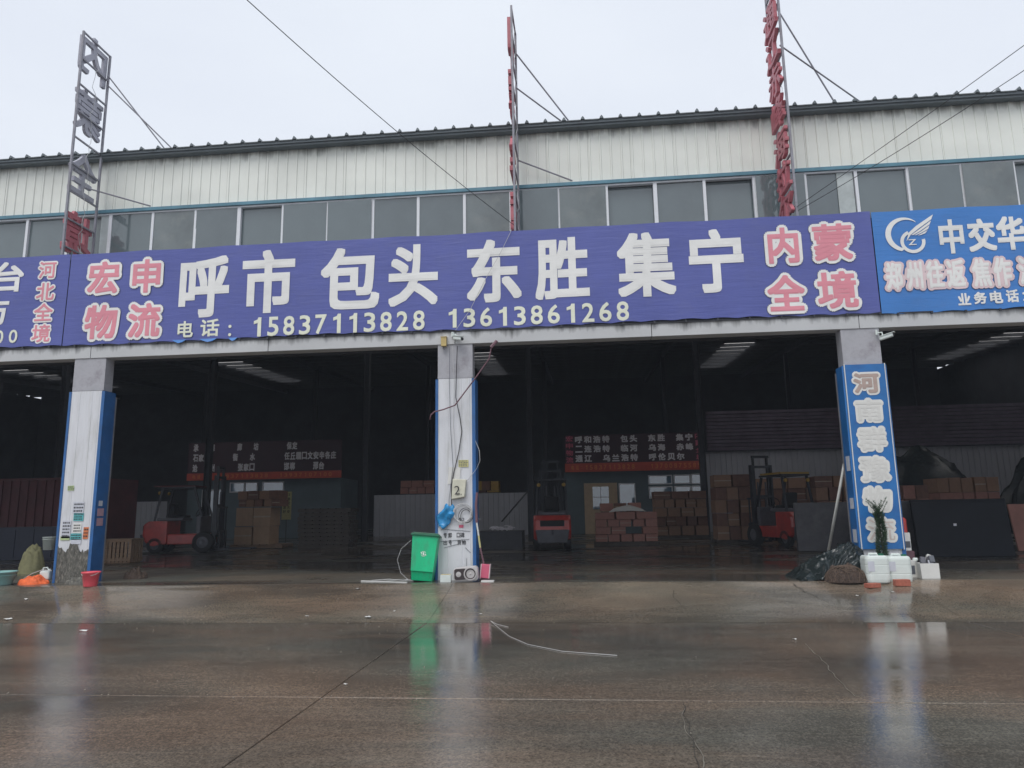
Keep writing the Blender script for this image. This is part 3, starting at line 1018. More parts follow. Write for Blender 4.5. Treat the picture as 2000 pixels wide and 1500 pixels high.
num = [('电', -8.43, 5.26, .35, .36), ('话', -7.88, 5.27, .42, .38)] + [('.', -7.43, 5.10, .07, .07), ('.', -7.43, 5.28, .07, .07)]
def digits(s, x0, x1, cz, h):
    n = len(s)
    p = (x1 - x0 - .22) / (n - 1)
    return [(c, x0 + .11 + i * p, cz + (x0 * 0), .165 if c == '1' else .245, h) for i, c in enumerate(s)]
num += digits('15837113828', -6.93, -3.22, 5.24, .42) + digits('13613861268', -2.73, .97, 5.25, .40)
lettering('number_character', num, MT['p_cream'], b_main, y=YT, bold=.024, rip=True)
pk = [('宏', -10.40, 6.51, .72, .74), ('申', -9.40, 6.50, .64, .76), ('物', -10.37, 5.50, .74, .76), ('流', -9.38, 5.50, .73, .76),
      ('内', 4.10, 6.47, .60, .75), ('蒙', 5.06, 6.49, .76, .77), ('全', 4.08, 5.48, .72, .74), ('境', 5.06, 5.50, .76, .76)]
lettering('dark_outline', pk, MT['p_greyblue'], b_main, y=YT + .003, bold=.03, grow=.077, rip=True)
lettering('white_outline', pk, MT['p_white'], b_main, y=YT - .006, bold=.03, grow=.070, rip=True)
lettering('pink_character', pk, MT['p_pink'], b_main, y=YT - .010, bold=.03, rip=True)

lettering('white_character', [('台', -12.68, 6.63, .78, .70), ('方', -12.88, 5.86, .62, .66)], MT['p_white'], b_left, y=YT, bold=.028, rip=True)
lettering('number_character', [('0', -12.40, 5.26, .20, .30), ('0', -12.73, 5.26, .20, .30), ('6', -13.05, 5.26, .2, .3)], MT['p_cream'], b_left, y=YT, bold=.02, rip=True)
pk2 = [('河', -11.74, 6.75, .40, .38), ('北', -11.74, 6.25, .42, .40), ('全', -11.74, 5.78, .44, .40), ('境', -11.74, 5.30, .43, .40)]
lettering('white_outline', pk2, MT['p_white'], b_left, y=YT - .004, bold=.02, grow=.038, rip=True)
lettering('pink_character', pk2, MT['p_pink'], b_left, y=YT - .008, bold=.02, rip=True)

wl = [('中', 7.30, 6.48, .46, .70), ('交', 7.86, 6.48, .51, .67), ('华', 8.40, 6.49, .52, .69)]
wl += [('业', 7.39, 5.20, .23, .24), ('务', 7.68, 5.21, .23, .24), ('电', 7.97, 5.21, .23, .25), ('话', 8.26, 5.22, .23, .25), ('.', 8.47, 5.13, .05, .05), ('.', 8.47, 5.26, .05, .05)]
lettering('white_character', wl, MT['p_white'], b_right, y=YT, bold=.035, rip=True)
pp = [('郑', 6.15, 5.72, .31, .55), ('州', 6.53, 5.72, .30, .55), ('往', 6.91, 5.72, .32, .55), ('返', 7.29, 5.72, .33, .55), ('焦', 7.76, 5.71, .33, .56), ('作', 8.14, 5.71, .32, .57), ('济', 8.60, 5.71, .32, .56)]
lettering('dark_outline', pp, MT['p_greyblue'], b_right, y=YT + .003, bold=.02, grow=.054, rip=True)
lettering('pink_outline', pp, MT['p_pale_pink'], b_right, y=YT - .006, bold=.02, grow=.050, rip=True)
lettering('pale_character', pp, MT['p_white'], b_right, y=YT - .010, bold=.035, rip=True)
# winged ring emblem
def emblem(cx, cz):
    def ring(cx, cz, r, rin, ox, a0, a1, y):
        vs, fs = [], []
        n = 40
        for i in range(n + 1):
            t = a0 + (a1 - a0) * i / n
            u = i / n
            rr = rin
            vs.append((cx + r * math.cos(t), y, cz + r * math.sin(t)))
            vs.append((cx + ox + rr * math.cos(t), y, cz + rr * math.sin(t)))
        for i in range(n):
            fs.append((2 * i, 2 * i + 1, 2 * i + 3, 2 * i + 2))
        return vs, fs
    mb = MB()
    y0 = YT
    mb.add(*ring(cx - .12, cz + .02, .35, .30, .055, math.radians(50), math.radians(258), y0))
    mb.add(*ring(cx + .03, cz - .14, .235, .17, .0, math.radians(110), math.radians(372), y0 - .0004))
    # wing feathers sweeping up to the right
    base = [(-.10, -.10), (-.02, .06), (.16, .20), (.46, .38), (.40, .24), (.22, .10), (.04, .0)]
    feath = [[(-.09, -.13), (-.03, .05), (.12, .18), (.46, .40), (.42, .30), (.16, .12), (.0, -.0)],
             [(.01, -.005), (.17, .105), (.41, .275), (.38, .20), (.18, .065), (.05, -.005)],
             [(.07, -.01), (.20, .06), (.375, .18), (.34, .105), (.2, .03), (.1, -.01)],
             [(.13, -.02), (.21, .02), (.33, .085), (.28, .02), (.2, -.01)]]
    for f_ in feath:
        mb.add([(cx + a, y0 - .0008, cz + b_) for a, b_ in f_], [tuple(range(len(f_)))])
    mb.v = [(a, b_ + ripple(a, c), c) for a, b_, c in mb.v]
    o = mb.build('emblem', MT['p_white'], b_right)
    lettering('emblem_letter', [('Z', cx + .02, cz - .15, .15, .12)], MT['p_white'], b_right, y=y0, bold=.02, rip=True)
emblem(6.54, 6.55)

# torn bits of cloth hanging under the long banner
for (xx, ww) in ((-8.55, .16), (-7.9, .20), (-7.35, .10)):
    vs = [(xx - ww, -.045, 5.03), (xx + ww, -.045, 5.03), (xx + ww * .5, -.06, 4.97), (xx, -.07, 4.95), (xx - ww * .6, -.055, 4.99)]
    MB().add(vs, [(0, 1, 2, 3, 4)]).build('torn_hem', MT['sky_blue'], b_main)

# blue sign board on the right pillar
sg = thing('pillar_sign', 'tall blue sign with blotchy white letters 河南群豫物流 on the right pillar', 'sign', (PRc, 0, 0))
MB().bb(-.365, .365, -.040, -.016, .51, 3.99).build('board', MT['sign_blue'], sg)
for s in (-1, 1):
    MB().bb(*sorted((s * .366, s * .380)), -.046, -.014, .50, 4.0).build('edge_trim', MT['p_offwhite'], sg)
MB().bb(-.42, -.385, -.03, .30, .45, 3.97).build('side_board', MT['sign_blue'], sg)
sl = [('河', 0, 3.62, .46, .38), ('南', 0, 3.09, .46, .40), ('群', .0, 2.54, .48, .42), ('豫', .0, 1.98, .50, .44), ('物', -.01, 1.42, .47, .42), ('流', .0, .865, .47, .40)]
lettering('white_outline', sl, MT['p_offwhite'], sg, y=-.050, bold=.02, grow=.050)
lettering('faded_character', sl[1:5], MT['p_faint'], sg, y=-.054, bold=.02)
lettering('brown_character', sl[:1], MT['p_brown'], sg, y=-.054, bold=.03, grow=.012)
lettering('red_character', sl[5:], MT['p_redfade'], sg, y=-.054, bold=.0)

# ================================================================== ROOF SIGNS (perpendicular frames)
def roof_sign(label, x, y0, y1, zb, zt, chars, size_w, size_h, letter_mat, braces, bars_n, cab=True):
    t = thing('roof_sign', label, 'sign', (x, 0, zb))
    H = zt - zb
    for yy in (y0, y1):
        MB().bar((0, yy, 0), (0, yy, H), .045).build('post', MT['frame_steel'], t)
    for i in range(bars_n):
        z = H - .02 - i * (H - .3) / (bars_n - 1)
        MB().bar((0, y0 + .02, z), (0, y1 - .02, z), .035).build('crossbar', MT['frame_steel'], t)
    for ch, cz in chars:
        vs1, fs1 = glyph(ch, 0, .06)
        vs, fs = [], []
        for i_, (sx_, sz_) in enumerate([(-1, -1), (1, -1), (-1, 1), (1, 1), (0, 0)]):
            o_ = len(vs)
            vs += [(v[0] + sx_ * (.017 + .0011 * i_) + .0004 * i_, v[1] + sz_ * (.014 + .0009 * i_) + .0005 * i_, v[2] + i_ * .0012) for v in vs1]
            fs += [tuple(q + o_ for q in f_) for f_ in fs1]
        x0_ = min(v[0] for v in vs); x1_ = max(v[0] for v in vs)
        z0_ = min(v[1] for v in vs); z1_ = max(v[1] for v in vs)
        kx = size_w / (x1_ - x0_); kz = size_h / (z1_ - z0_)
        yc = (y0 + y1) / 2
        nv = [(-.07 - v[2] * .6, yc - (v[0] - (x0_ + x1_) / 2) * kx, cz - zb + (v[1] - (z0_ + z1_) / 2) * kz) for v in vs]
        me = bpy.data.meshes.new('letter')
        me.from_pydata(nv, [], fs)
        me.materials.append(letter_mat(ch) if callable(letter_mat) else letter_mat)
        bm = bmesh.new(); bm.from_mesh(me); bmesh.ops.recalc_face_normals(bm, faces=bm.faces); bm.to_mesh(me); bm.free()
        o = bpy.data.objects.new('letter', me)
        COL.objects.link(o)
        o.parent = t
    for a, b_ in braces:
        MB().tube([(a[0] - x, a[1], a[2] - zb), (b_[0] - x, b_[1], b_[2] - zb)], .018, 6).build('brace', MT['frame_steel'], t)
    if cab:
        pts = []
        for i in range(40):
            z = i / 39 * H * .96
            pts.append((.03 + .02 * math.sin(i * 1.3), (y0 + y1) / 2 + .05 * math.sin(i * .9) + .04 * math.sin(i * 2.3), z))
        MB().tube(pts, .006, 4).build('light_wiring', MT['wire_white'], t)
    return t
roof_sign('tall steel roof sign at left seen from behind, mirrored grey letters 内蒙全境', -11.50, 0.05, 1.02, 7.07, 12.70,
          [('内', 12.30), ('蒙', 10.82), ('全', 9.27), ('境', 7.78)], .92, 1.05, lambda c: MT['letter_red'] if c == '境' else MT['letter_veiled'],
          [((-11.5, 1.0, 11.9), (-9.75, 1.7, 10.1)), ((-11.5, 1.0, 12.15), (-10.0, 1.6, 10.1)), ((-11.48, .5, 8.95), (-10.2, 1.13, 8.68))], 9)
roof_sign('tall roof sign above the middle pillar seen edge-on with two long braces', -1.30, 0.05, 1.02, 7.07, 12.42,
          [('内', 11.9), ('蒙', 10.5), ('全', 9.05), ('境', 7.65)], .80, .98, MT['letter_red'],
          [((-1.3, 1.0, 11.9), (.10, 1.6, 10.1)), ((-1.3, .9, 10.95), (.02, 1.5, 10.1)), ((-1.3, 1.0, 9.2), (-.07, 1.13, 8.68))], 9)
roof_sign('roof sign at right with seven red letters 通辽赤峰海拉尔', 4.45, 0.05, .92, 7.07, 13.15,
          [('通', 11.86), ('辽', 11.10), ('赤', 10.36), ('峰', 9.62), ('海', 8.86), ('拉', 8.13), ('尔', 7.45)], .92, .68, MT['letter_red'],
          [((4.45, .9, 12.95), (6.12, 1.6, 10.12)), ((4.45, .2, 11.05), (6.85, 1.6, 10.12))], 11)

# ================================================================== CABLES AND FIXINGS
def sagline(a, b_, sag, n=24):
    a, b_ = Vector(a), Vector(b_)
    return [tuple(a.lerp(b_, i / n) - Vector((0, 0, sag * 4 * (i / n) * (1 - i / n)))) for i in range(n + 1)]
def cable(name, label, pts, r, m='wire', n=5, cat='cable', group=None):
    return tag(MB().tube(pts, r, n).build(name, MT[m]), label, cat, group)
cable('overhead_cable', 'thin overhead cable running from top left down to the middle roof sign', sagline((-5.92, -9.0, 9.0), (-1.33, .03, 7.25), .22), .007)
cable('overhead_cable', 'upper of two thin overhead cables at right, tied to the right roof sign', sagline((7.95, -6.4, 8.40), (4.45, .03, 7.30), .05), .006)
cable('overhead_cable', 'lower of two thin overhead cables at right, tied to the right roof sign', sagline((7.87, -6.4, 7.92), (4.47, .03, 7.22), .12), .006)
cable('hanging_cable', 'thin white wire drooping across the purple banner to the camera', [(-1.36, -.07, 7.1), (-1.6, -.09, 6.6), (-1.95, -.08, 6.0), (-2.25, -.08, 5.4), (-2.55, -.09, 4.98)], .005, 'wire_white')
cable('hanging_cable', 'black cable snaking down the front of the middle pillar', [(-2.52, -.06, 4.66), (-2.54, -.05, 4.2), (-2.56, -.04, 3.6), (-2.48, -.03, 3.2), (-2.44, -.03, 2.9), (-2.50, -.03, 2.5), (-2.60, -.03, 2.1), (-2.655, -.03, 1.8), (-2.65, -.03, 1.4)], .009)
cable('hanging_cable', 'leftmost grey cable hanging straight down the middle pillar', [(-2.68, -.05, 4.65), (-2.69, -.03, 3.8), (-2.67, -.03, 3.0), (-2.62, -.03, 2.2), (-2.70, -.03, 1.55), (-2.70, -.03, 1.2)], .005, 'p_greyblue')
cable('hanging_cable', 'grey cable beside the black one on the middle pillar', [(-2.62, -.06, 4.66), (-2.59, -.03, 3.9), (-2.61, -.03, 3.0), (-2.56, -.03, 2.3)], .005, 'wire_white')
cable('hanging_cable', 'thin cable bulging off the right edge of the middle pillar', [(-2.16, -.04, 2.7), (-2.08, -.06, 2.5), (-2.07, -.06, 2.3), (-2.14, -.05, 2.15), (-2.3, -.04, 1.95), (-2.48, -.03, 1.8)], .005, 'wire_white')

def ringpts(cx, cz, rx, rz_, y, turns=2, wob=.02):
    P = []
    for i in range(turns * 28 + 1):
        t = 2 * PI * i / 28
        P.append((cx + (rx + wob * math.sin(t * .37 + i * .05)) * math.cos(t), y - .02 * math.sin(t * .5), cz + (rz_ + wob * math.cos(t * .41)) * math.sin(t)))
    return P
cable('cable_coil', 'coil of white cable hung on the middle pillar', ringpts(-2.42, 1.28, .17, .17, -.06, 3), .008, 'wire_white')
cable('cable_coil', 'small black cable loop beside the white coil on the middle pillar', ringpts(-2.36, 1.23, .12, .14, -.05, 2), .006)
bagm = MB()
vs, fs = [], []
for j in range(13):
    for i in range(9):
        u, v_ = i / 8, j / 12
        wx = .05 + .10 * math.sin(v_ * PI * .8 + .3)
        vs.append((-2.84 + .14 * (1 - v_) + (u - .5) * 2 * wx + .03 * math.sin(v_ * 9), -.05 - .07 * math.sin(u * PI) * (0.6 + .4 * math.sin(v_ * 7)) + .015 * math.sin(u * 11 + v_ * 5), 1.45 - .44 * v_ + .03 * math.sin(u * 7)))
for j in range(12):
    for i in range(8):
        q = j * 9 + i
        fs.append((q, q + 1, q + 10, q + 9))
b_ = bagm.add(vs, fs).build('plastic_bag', MT['bagblue'], smooth=True)
s_ = b_.modifiers.new('s', 'SOLIDIFY'); s_.thickness = .004
tag(b_, 'crumpled blue plastic bag hung on the left edge of the middle pillar', 'bag')
mb = MB()
vs = []
for i in range(17):
    t = 2 * PI * i / 16
    vs.append((-2.66 + .075 * math.cos(t) * (1 + .15 * math.sin(3 * t)), -.09, 1.26 + .08 * math.sin(t) * (1 + .12 * math.cos(4 * t))))
vs = vs[:16] + [(-2.65, -.14, 1.27)]
tag(mb.add(vs, [(i, (i + 1) % 16, 16) for i in range(16)] + [tuple(reversed(range(16)))]).build('plastic_bag', MT['bagblue'], smooth=False), 'small blue knot of plastic inside the white cable coil', 'bag')
# number "2" paper bag
t = thing('paper_bag', 'worn beige bag marked 2 hanging on the middle pillar', 'bag', (-2.50, -.05, 1.74))
mb = MB()
mb.add([(-.14, .02, -.20), (.13, .02, -.15), (.16, .02, .20), (-.12, .02, .22), (-.14, -.05, -.18), (.12, -.07, -.14), (.15, -.03, .19), (-.12, -.02, .21)],
       [(3, 2, 1, 0), (4, 5, 6, 7), (0, 1, 5, 4), (1, 2, 6, 5), (2, 3, 7, 6), (3, 0, 4, 7)])
mb.build('bag_body', MT['paper'], t, bevel=.01)
nl = lettering('number', [('2', -.02, -.01, .11, .17), ('.', .06, -.09, .02, .02)], MT['p_dark'], t, y=-.074, bold=.0)
tag(MB().bb(-2.20 + .02, -2.04, -.06, -.05, 1.16, 1.17).build('bracket', MT['frame_steel']), 'short steel stub on the right edge of the middle pillar', 'bracket')

# broken conduit
tag(MB().tube([(-1.74, -.10, 4.70), (-1.80, -.12, 4.62), (-1.86, -.12, 4.35), (-2.10, -.12, 4.02), (-2.56, -.13, 3.42), (-2.80, -.13, 3.34), (-2.98, -.13, 3.30), (-3.05, -.13, 3.24), (-3.07, -.13, 3.14)], .014, 7).build('broken_conduit', MT['rust_pipe'], smooth=True),
    'bent reddish conduit dangling across the middle pillar from the beam', 'pipe')
tag(MB().tube([(-1.70, -.10, 4.72), (-1.82, -.13, 4.58)], .035, 7).build('conduit_elbow', MT['rust_pipe']), 'flared reddish end piece under the beam right of the middle pillar', 'pipe')

def cctv(label, x, z, rz, tilt, wall_y=-.02):
    t = thing('security_camera', label, 'camera', (x, wall_y, z), rz, 'security cameras under the banner')
    MB().bb(-.03, .03, -.015, .015, .06, .16).build('mount_plate', MT['white_plastic'], t)
    MB().tube([(0, -.01, .10), (0, -.09, .10), (0, -.10, .03)], .014, 6).build('bracket', MT['white_plastic'], t)
    R = Matrix.Rotation(tilt, 3, 'X')
    body = MB().box(0, -.16, 0, .075, .25, .075, R).build('housing', MT['white_plastic'], t, bevel=.022, seg=3)
    MB().box(0, -.18, .045, .10, .27, .012, R).build('sun_hood', MT['white_plastic'], t)
    MB().lathe([(0, -.302), (.03, -.300), (.034, -.285)], 14, (0, .0, -.0 + .14 * math.sin(-tilt)), axis='y').build('lens', MT['black'], t)
    return t
cctv('white security camera on the beam above the middle pillar pointing right', -2.62, 4.80, .9, .25)
cctv('white security camera hanging from the beam at the right pillar', 5.72, 4.50, 1.0, -.2)
MB()
t = thing('junction_box', 'small yellowed junction box under the banner above the middle pillar', 'box', (-2.80, -.05, 4.66))
MB().bb(-.055, .055, -.04, .04, 0, .19).build('case', MT['ybox'], t, bevel=.006)
MB().bb(-.065, .065, -.05, .045, .19, .20).build('lid', MT['ybox'], t)
MB().tube([(0, 0, 0), (-.02, 0, -.05), (.02, 0, -.06)], .006, 5).build('wire_tail', MT['wire'], t)

# ================================================================== OFFICES, PARTITIONS
def corrug_run(name, x0, x1, z0, z1, y, m, parent, pitch=.30, horiz=False):
    me = wall_panel_mesh(1.2, 0, 1, m, pitch=pitch, rib=.05, name=name)
    x = x0
    while x < x1 - .1:
        inst(me, name, parent, (x, y, z0), scale=(min(1.2, x1 - x) / 1.2, 1, z1 - z0))
        x += 1.2
fen = thing('partition_fence', 'white corrugated partition behind the middle pillar, inside the warehouse', 'fence', (0, 0, 0))
corrug_run('fence_panel', -12.2, -3.3, 0, 2.35, 27.0, MT['back_white'], fen)
MB().bb(-12.2, -3.3, 27.02, 27.1, 2.3, 2.4).build('fence_rail', MT['dark_steel'], fen)
fen2 = thing('partition_fence', 'white corrugated partition on the right under purple sheeting, inside the warehouse', 'fence')
corrug_run('fence_panel', 6.7, 28.8, .0, 4.45, 27.6, MT['back_white'], fen2)
fen3 = thing('partition_fence', 'low white corrugated partition at far left behind the side-on forklift', 'fence')
corrug_run('fence_panel', -33.0, -24.2, 0, 2.2, 26.0, MT['back_white'], fen3)
pur = thing('sheet_screen', 'dull purple screen of overlapping horizontal strips above the right partition', 'screen')
for i in range(11):
    z = 4.47 + i * .205
    MB().bb(6.9, 28.9, 27.35 + .03 * (i % 2), 27.45 + .03 * (i % 2), z + .02, z + .19).build('strip', MT['back_purple'], pur, bevel=.02, seg=1)

def office(label, x0, x1, y, z1, wins, door):
    t = thing('office_booth', label, 'office', ((x0 + x1) / 2, y, 0))
    cx = (x0 + x1) / 2
    # wall pieces around openings are solid behind, frames proud
    MB().bb(x0 - cx, x1 - cx, .06, 3.2, 0, z1).build('wall', MT['office'], t)
    for (a, b_, c, d) in wins:
        f_ = MB()
        f_.bb(a - cx - .06, b_ - cx + .06, -.02, .055, c - .06, c)
        f_.bb(a - cx - .06, b_ - cx + .06, -.02, .055, d, d + .06)
        f_.bb(a - cx - .06, a - cx, -.02, .055, c, d)
        f_.bb(b_ - cx, b_ - cx + .06, -.02, .055, c, d)
        fr = f_.build('window_frame', MT['white_frame'] if d - c > .2 else MT['office'], t)
        MB().bb(a - cx, b_ - cx, .02, .04, c, d).build('pane', MT['office_glass'], fr)
    if door:
        a, b_, d = door
        dr = MB().bb(a - cx, b_ - cx, -.01, .055, 0, d).build('door', MT['office_tan'], t)
        mid = (a + b_) / 2 - cx
        MB().bb(mid - .45, mid + .45, -.03, -.013, 1.35, 2.6).build('door_glass', MT['office_glass'], dr)
        MB().bb(mid - .02, mid + .02, -.05, -.032, 1.35, 2.6).build('glazing_bar', MT['white_frame'], dr)
        MB().bb(mid - .45, mid + .45, -.05, -.032, 2.0, 2.04).build('glazing_bar', MT['white_frame'], dr)
    return t
office('teal office booth with blue lit windows under the sign 呼和浩特', -1.2, 6.6, 27.0, 3.42,
       [(3.55, 4.75, 2.72, 3.12), (4.95, 5.75, 2.72, 3.12), (5.9, 6.45, 2.70, 3.15), (3.55, 4.75, 1.95, 2.5), (4.95, 5.75, 1.95, 2.5), (5.9, 6.45, 1.95, 2.5), (1.9, 2.7, 1.6, 2.7)], (-.1, 1.75, 2.8))
office('dark office booth at left behind the forklift under the sign 石家庄', -23.6, -14.2, 27.0, 3.38,
       [(-20.9, -20.1, 2.72, 3.2), (-20.0, -19.3, 2.72, 3.2), (-18.9, -17.7, 2.75, 3.2), (-22.6, -21.3, 1.4, 2.8)], None)

def inner_sign(label, x0, x1, z0, z1, y, rows_t, stripe, left=None, right=None, num=''):
    t = thing('office_sign', label, 'sign')
    MB().bb(x0, x1, y, y + .08, z0 + stripe, z1).build('board', MT['int_dark'], t)
    MB().bb(x0, x1, y - .01, y + .08, z0, z0 + stripe - .004).build('stripe', MT['int_stripe'], t)
    hh = (z1 - z0 - stripe) / len(rows_t)
    its = []
    mx0 = x0 + (.55 if left else .3)
    mx1 = x1 - (.55 if right else .3)
    for r, txt in enumerate(rows_t):
        cz = z1 - hh * (r + .5)
        n = len(txt)
        p = (mx1 - mx0) / n
        its += [(c, mx0 + p * (i + .5), cz, min(p * .9, hh * .78), hh * .74) for i, c in enumerate(txt) if c != ' ']
    lettering('lettering', its, MT['int_letter'], t, y=y - .01, bold=.045, split=False)
    its = []
    for txt, cx in ((left, x0 + .28), (right, x1 - .28)):
        if txt:
            h2 = (z1 - z0 - stripe) / len(txt)
            its += [(c, cx, z1 - h2 * (i + .5), .40, h2 * .8) for i, c in enumerate(txt)]
    if its:
        lettering('pink_lettering', its, MT['int_pink'], t, y=y - .01, bold=.03, split=False)
    lettering('number_lettering', row(num, x0 + .3, x1 - .2, z0 + stripe / 2, stripe * .55, .62), MT['int_number'], t, y=y - .02, bold=.02, split=False)
    return t
inner_sign('dark office sign with rows of white place names 呼和浩特, right bay', -1.12, 6.62, 3.43, 5.50, 26.7,
           ['呼和浩特 包头 东胜 集宁', '二连浩特 临河 乌海 赤峰', '通辽 乌兰浩特 呼伦贝尔 '], .48, '宏申物流', '内蒙全境', '电话：15837113828   13700875589')
inner_sign('dim office sign with rows of place names 承德 and 石家庄, left bay', -23.5, -14.1, 3.40, 5.62, 26.7,
           ['承  德    廊  坊     保定       ', '石家庄    衡  水     任丘霸口文安辛各庄', '沧  州    张家口     邯郸   邢台  '], .42, None, None, '电话：  15837113828  13937107100 ')

# ================================================================== CARGO
ORD = ['first', 'second', 'third', 'fourth', 'fifth', 'sixth', 'seventh', 'eighth']
_cm = {}
def carton_mesh(m):
    if m in _cm: return _cm[m]
    mb = MB().bb(-.5, .5, -.5, .5, 0, 1)
    a = mb.mesh('carton', MT[m])
    tp = MB().bb(-.5, .5, -.502, -.49, .47, .55).mesh('tape', MT['tape'])
    _cm[m] = (a, tp)
    return _cm[m]
def stack(stname, where, x0, x1, y, z0, rows_n, dep, mats, group, jit=.03, tape=True, gap=.016, skip=()):
    """rows_n: list of (count, height)"""
    z = z0
    for r, (n, h) in enumerate(rows_n):
        p = (x1 - x0) / n
        for i in range(n):
            if (r, i) in skip:
                continue
            m = mats[(r * 7 + i * 3) % len(mats)] if len(mats) > 1 else mats[0]
            a, tp = carton_mesh(m)
            rw = 'bottom row' if r == 0 else ('top row' if r == len(rows_n) - 1 else ORD[r] + ' row up')
            o = bpy.data.objects.new('carton', a)
            COL.objects.link(o)
            o.location = (x0 + p * (i + .5) + random.uniform(-jit, jit) * .5, y + dep / 2 + random.uniform(-jit, jit) * 2, z)
            o.rotation_euler = (0, 0, random.uniform(-.03, .03))
            o.scale = (p * random.uniform(.93, 1.0) - gap * 2, dep, (h - .006) * random.uniform(.95, 1))
            tag(o, '%s, %s from left, %s of %s' % (stname, ORD[i], rw, where), 'carton', group)
            if tape and (i * 5 + r * 3) % 4 == 0:
                q = bpy.data.objects.new('tape', tp)
                COL.objects.link(q)
                q.parent = o
        z += h
def pallet(x0, x1, y0, y1, z, label, m='wood_dark', grp=None):
    t = thing('pallet', label, 'pallet', ((x0 + x1) / 2, (y0 + y1) / 2, z), random.uniform(-.02, .02), grp)
    W, D = x1 - x0, y1 - y0
    n = 7
    bd = MB().bb(-D * 0 - W / n * .4, W / n * .4, -D / 2, D / 2, .12, .145).mesh('deck_board', MT[m])
    for i in range(n):
        inst(bd, 'deck_board', t, (-W / 2 + W / n * (i + .5), 0, 0))
    rn = MB().bb(-W / 2, W / 2, -.05, .05, .0, .118).mesh('runner', MT[m])
    for yy in (-D / 2 + .06, 0, D / 2 - .06):
        inst(rn, 'runner', t, (0, yy, 0))
    return t
# pink low stack under the sack
pallet(.25, 2.62, 13.2, 14.4, 0, 'pallet under the pink cartons in the middle of the right bay')
stack('pinkish carton', 'the low stack mid right bay', .29, 2.60, 13.25, .146, [(5, .27), (4, .27), (5, .27), (3, .27)], .8, ['carton_pink'], 'pink cartons of the low stack', skip=((1, 2),))
stack('brown carton', 'pile behind the white sack', .55, 2.1, 14.15, .85, [(4, .42), (3, .30)], .5, ['carton_dark', 'carton_pink'], 'cartons behind the white sack', jit=.08)
sk = MB()
vs, fs = [], []
for j in range(9):
    for i in range(15):
        u, v_ = i / 14, j / 8
        hgt = .20 * math.sin(u * PI) ** .7 * math.sin(v_ * PI) ** .6 + .04 * noise.noise(Vector((u * 6, v_ * 5, 2)))
        vs.append((.85 + 1.35 * u, 13.2 + .75 * v_, 1.225 + hgt + .12 * u * (1 - u)))
for j in range(8):
    for i in range(14):
        q = j * 15 + i
        fs.append((q, q + 1, q + 16, q + 15))
o = sk.add(vs, fs).build('woven_sack', MT['litter'], smooth=True)
tag(o, 'white and pink sack lying on top of the low pink carton stack', 'sack')
# brown wall of cartons right of it
pallet(3.0, 5.35, 18.9, 20.2, 0, 'pallet under the square brown carton stack in front of the office')
stack('brown carton', 'stack below the blue windows', 3.02, 5.33, 18.95, .146, [(4, .42), (5, .40), (4, .40), (5, .38), (3, .34)], 1.1, ['carton', 'carton_dark', 'carton'], 'brown cartons of the square stack')
# tall columns
pallet(4.75, 6.15, 13.6, 14.8, 0, 'pallet under the tall brown stack left of the right forklift')
stack('taped brown carton', 'tall stack by right forklift', 4.78, 6.12, 13.65, .146, [(3, .50), (3, .48), (3, .48), (3, .48), (2, .46)], 1.0, ['carton', 'carton_dark'], 'brown cartons of the tall stack')
# left pair on forklift
pallet(-14.25, -12.1, 14.0, 15.2, 0.02, 'pallet under the large cartons in front of the left forklift', 'wood')
stack('large light brown carton', 'stack at left forklift', -14.05, -12.55, 13.95, .17, [(2, .72), (2, .76)], .9, ['carton_light'], 'large cartons in front of the left forklift', jit=.03)
stack('dark brown carton', 'upper pile at left forklift', -14.05, -12.30, 14.1, 1.66, [(5, .30), (4, .34)], .9, ['carton_dark', 'carton'], 'dark cartons on top of the left stack')
# boxes behind right fence
stack('dusty brown carton', 'long pile behind right forklift', 7.2, 12.2, 22.0, 0, [(8, .55), (8, .55), (7, .55), (6, .55), (6, .5)], 1.1, ['carton_dark', 'carton', 'carton_dark'], 'cartons in the long pile behind the right forklift')
stack('reddish brown carton', 'pile right of right pillar', 10.45, 11.75, 12.2, 0, [(3, .5), (3, .5), (3, .52), (3, .48)], 1.1, ['carton_pink', 'carton_dark'], 'cartons right of the right pillar')
stack('brown carton', 'pile behind black boards', 13.0, 15.2, 14.3, 0, [(4, .6), (5, .6), (5, .55), (5, .55)], 1.1, ['carton', 'carton_dark', 'carton_pink'], 'cartons behind the black boards')
stack('dull carton', 'pile behind grey slab', 8.05, 9.9, 12.4, 0, [(4, .52), (4, .5), (4, .5), (4, .46), (3, .4)], 1.1, ['carton_dark', 'carton'], 'cartons behind the grey slab')
stack('reddish carton', 'pile over middle partition', -11.3, -9.2, 29.5, 2.0, [(3, .45), (4, .42), (3, .40)], .9, ['carton_pink'], 'cartons above the middle partition')
stack('yellow and red carton', 'pile right of middle pillar', -6.8, -5.2, 29.5, 2.0, [(2, .6), (3, .55)], .9, ['carton_dark', 'fl_yellow'], 'cartons above the partition right of the middle pillar', tape=False)
MB().bb(-13, -4, 29.2, 31, 0, 2.0)
tag(MB().bb(-12.5, -4.2, 29.3, 30.8, 0, 1.99).build('cargo_platform', MT['dark_wall']), 'dark loading platform behind the middle partition', 'platform')

# dark pallets stack at left of middle pillar
for i in range(10):
    pallet(-11.4 + random.uniform(-.06, .06), -9.3 + random.uniform(-.06, .06), 13.9, 15.0, i * .155,
           'dark empty pallet, %s from the bottom of the stack left of the middle pillar' % (ORD[i] if i < 8 else ['ninth', 'tenth'][i - 8]), 'wood_dark', 'stack of empty pallets')

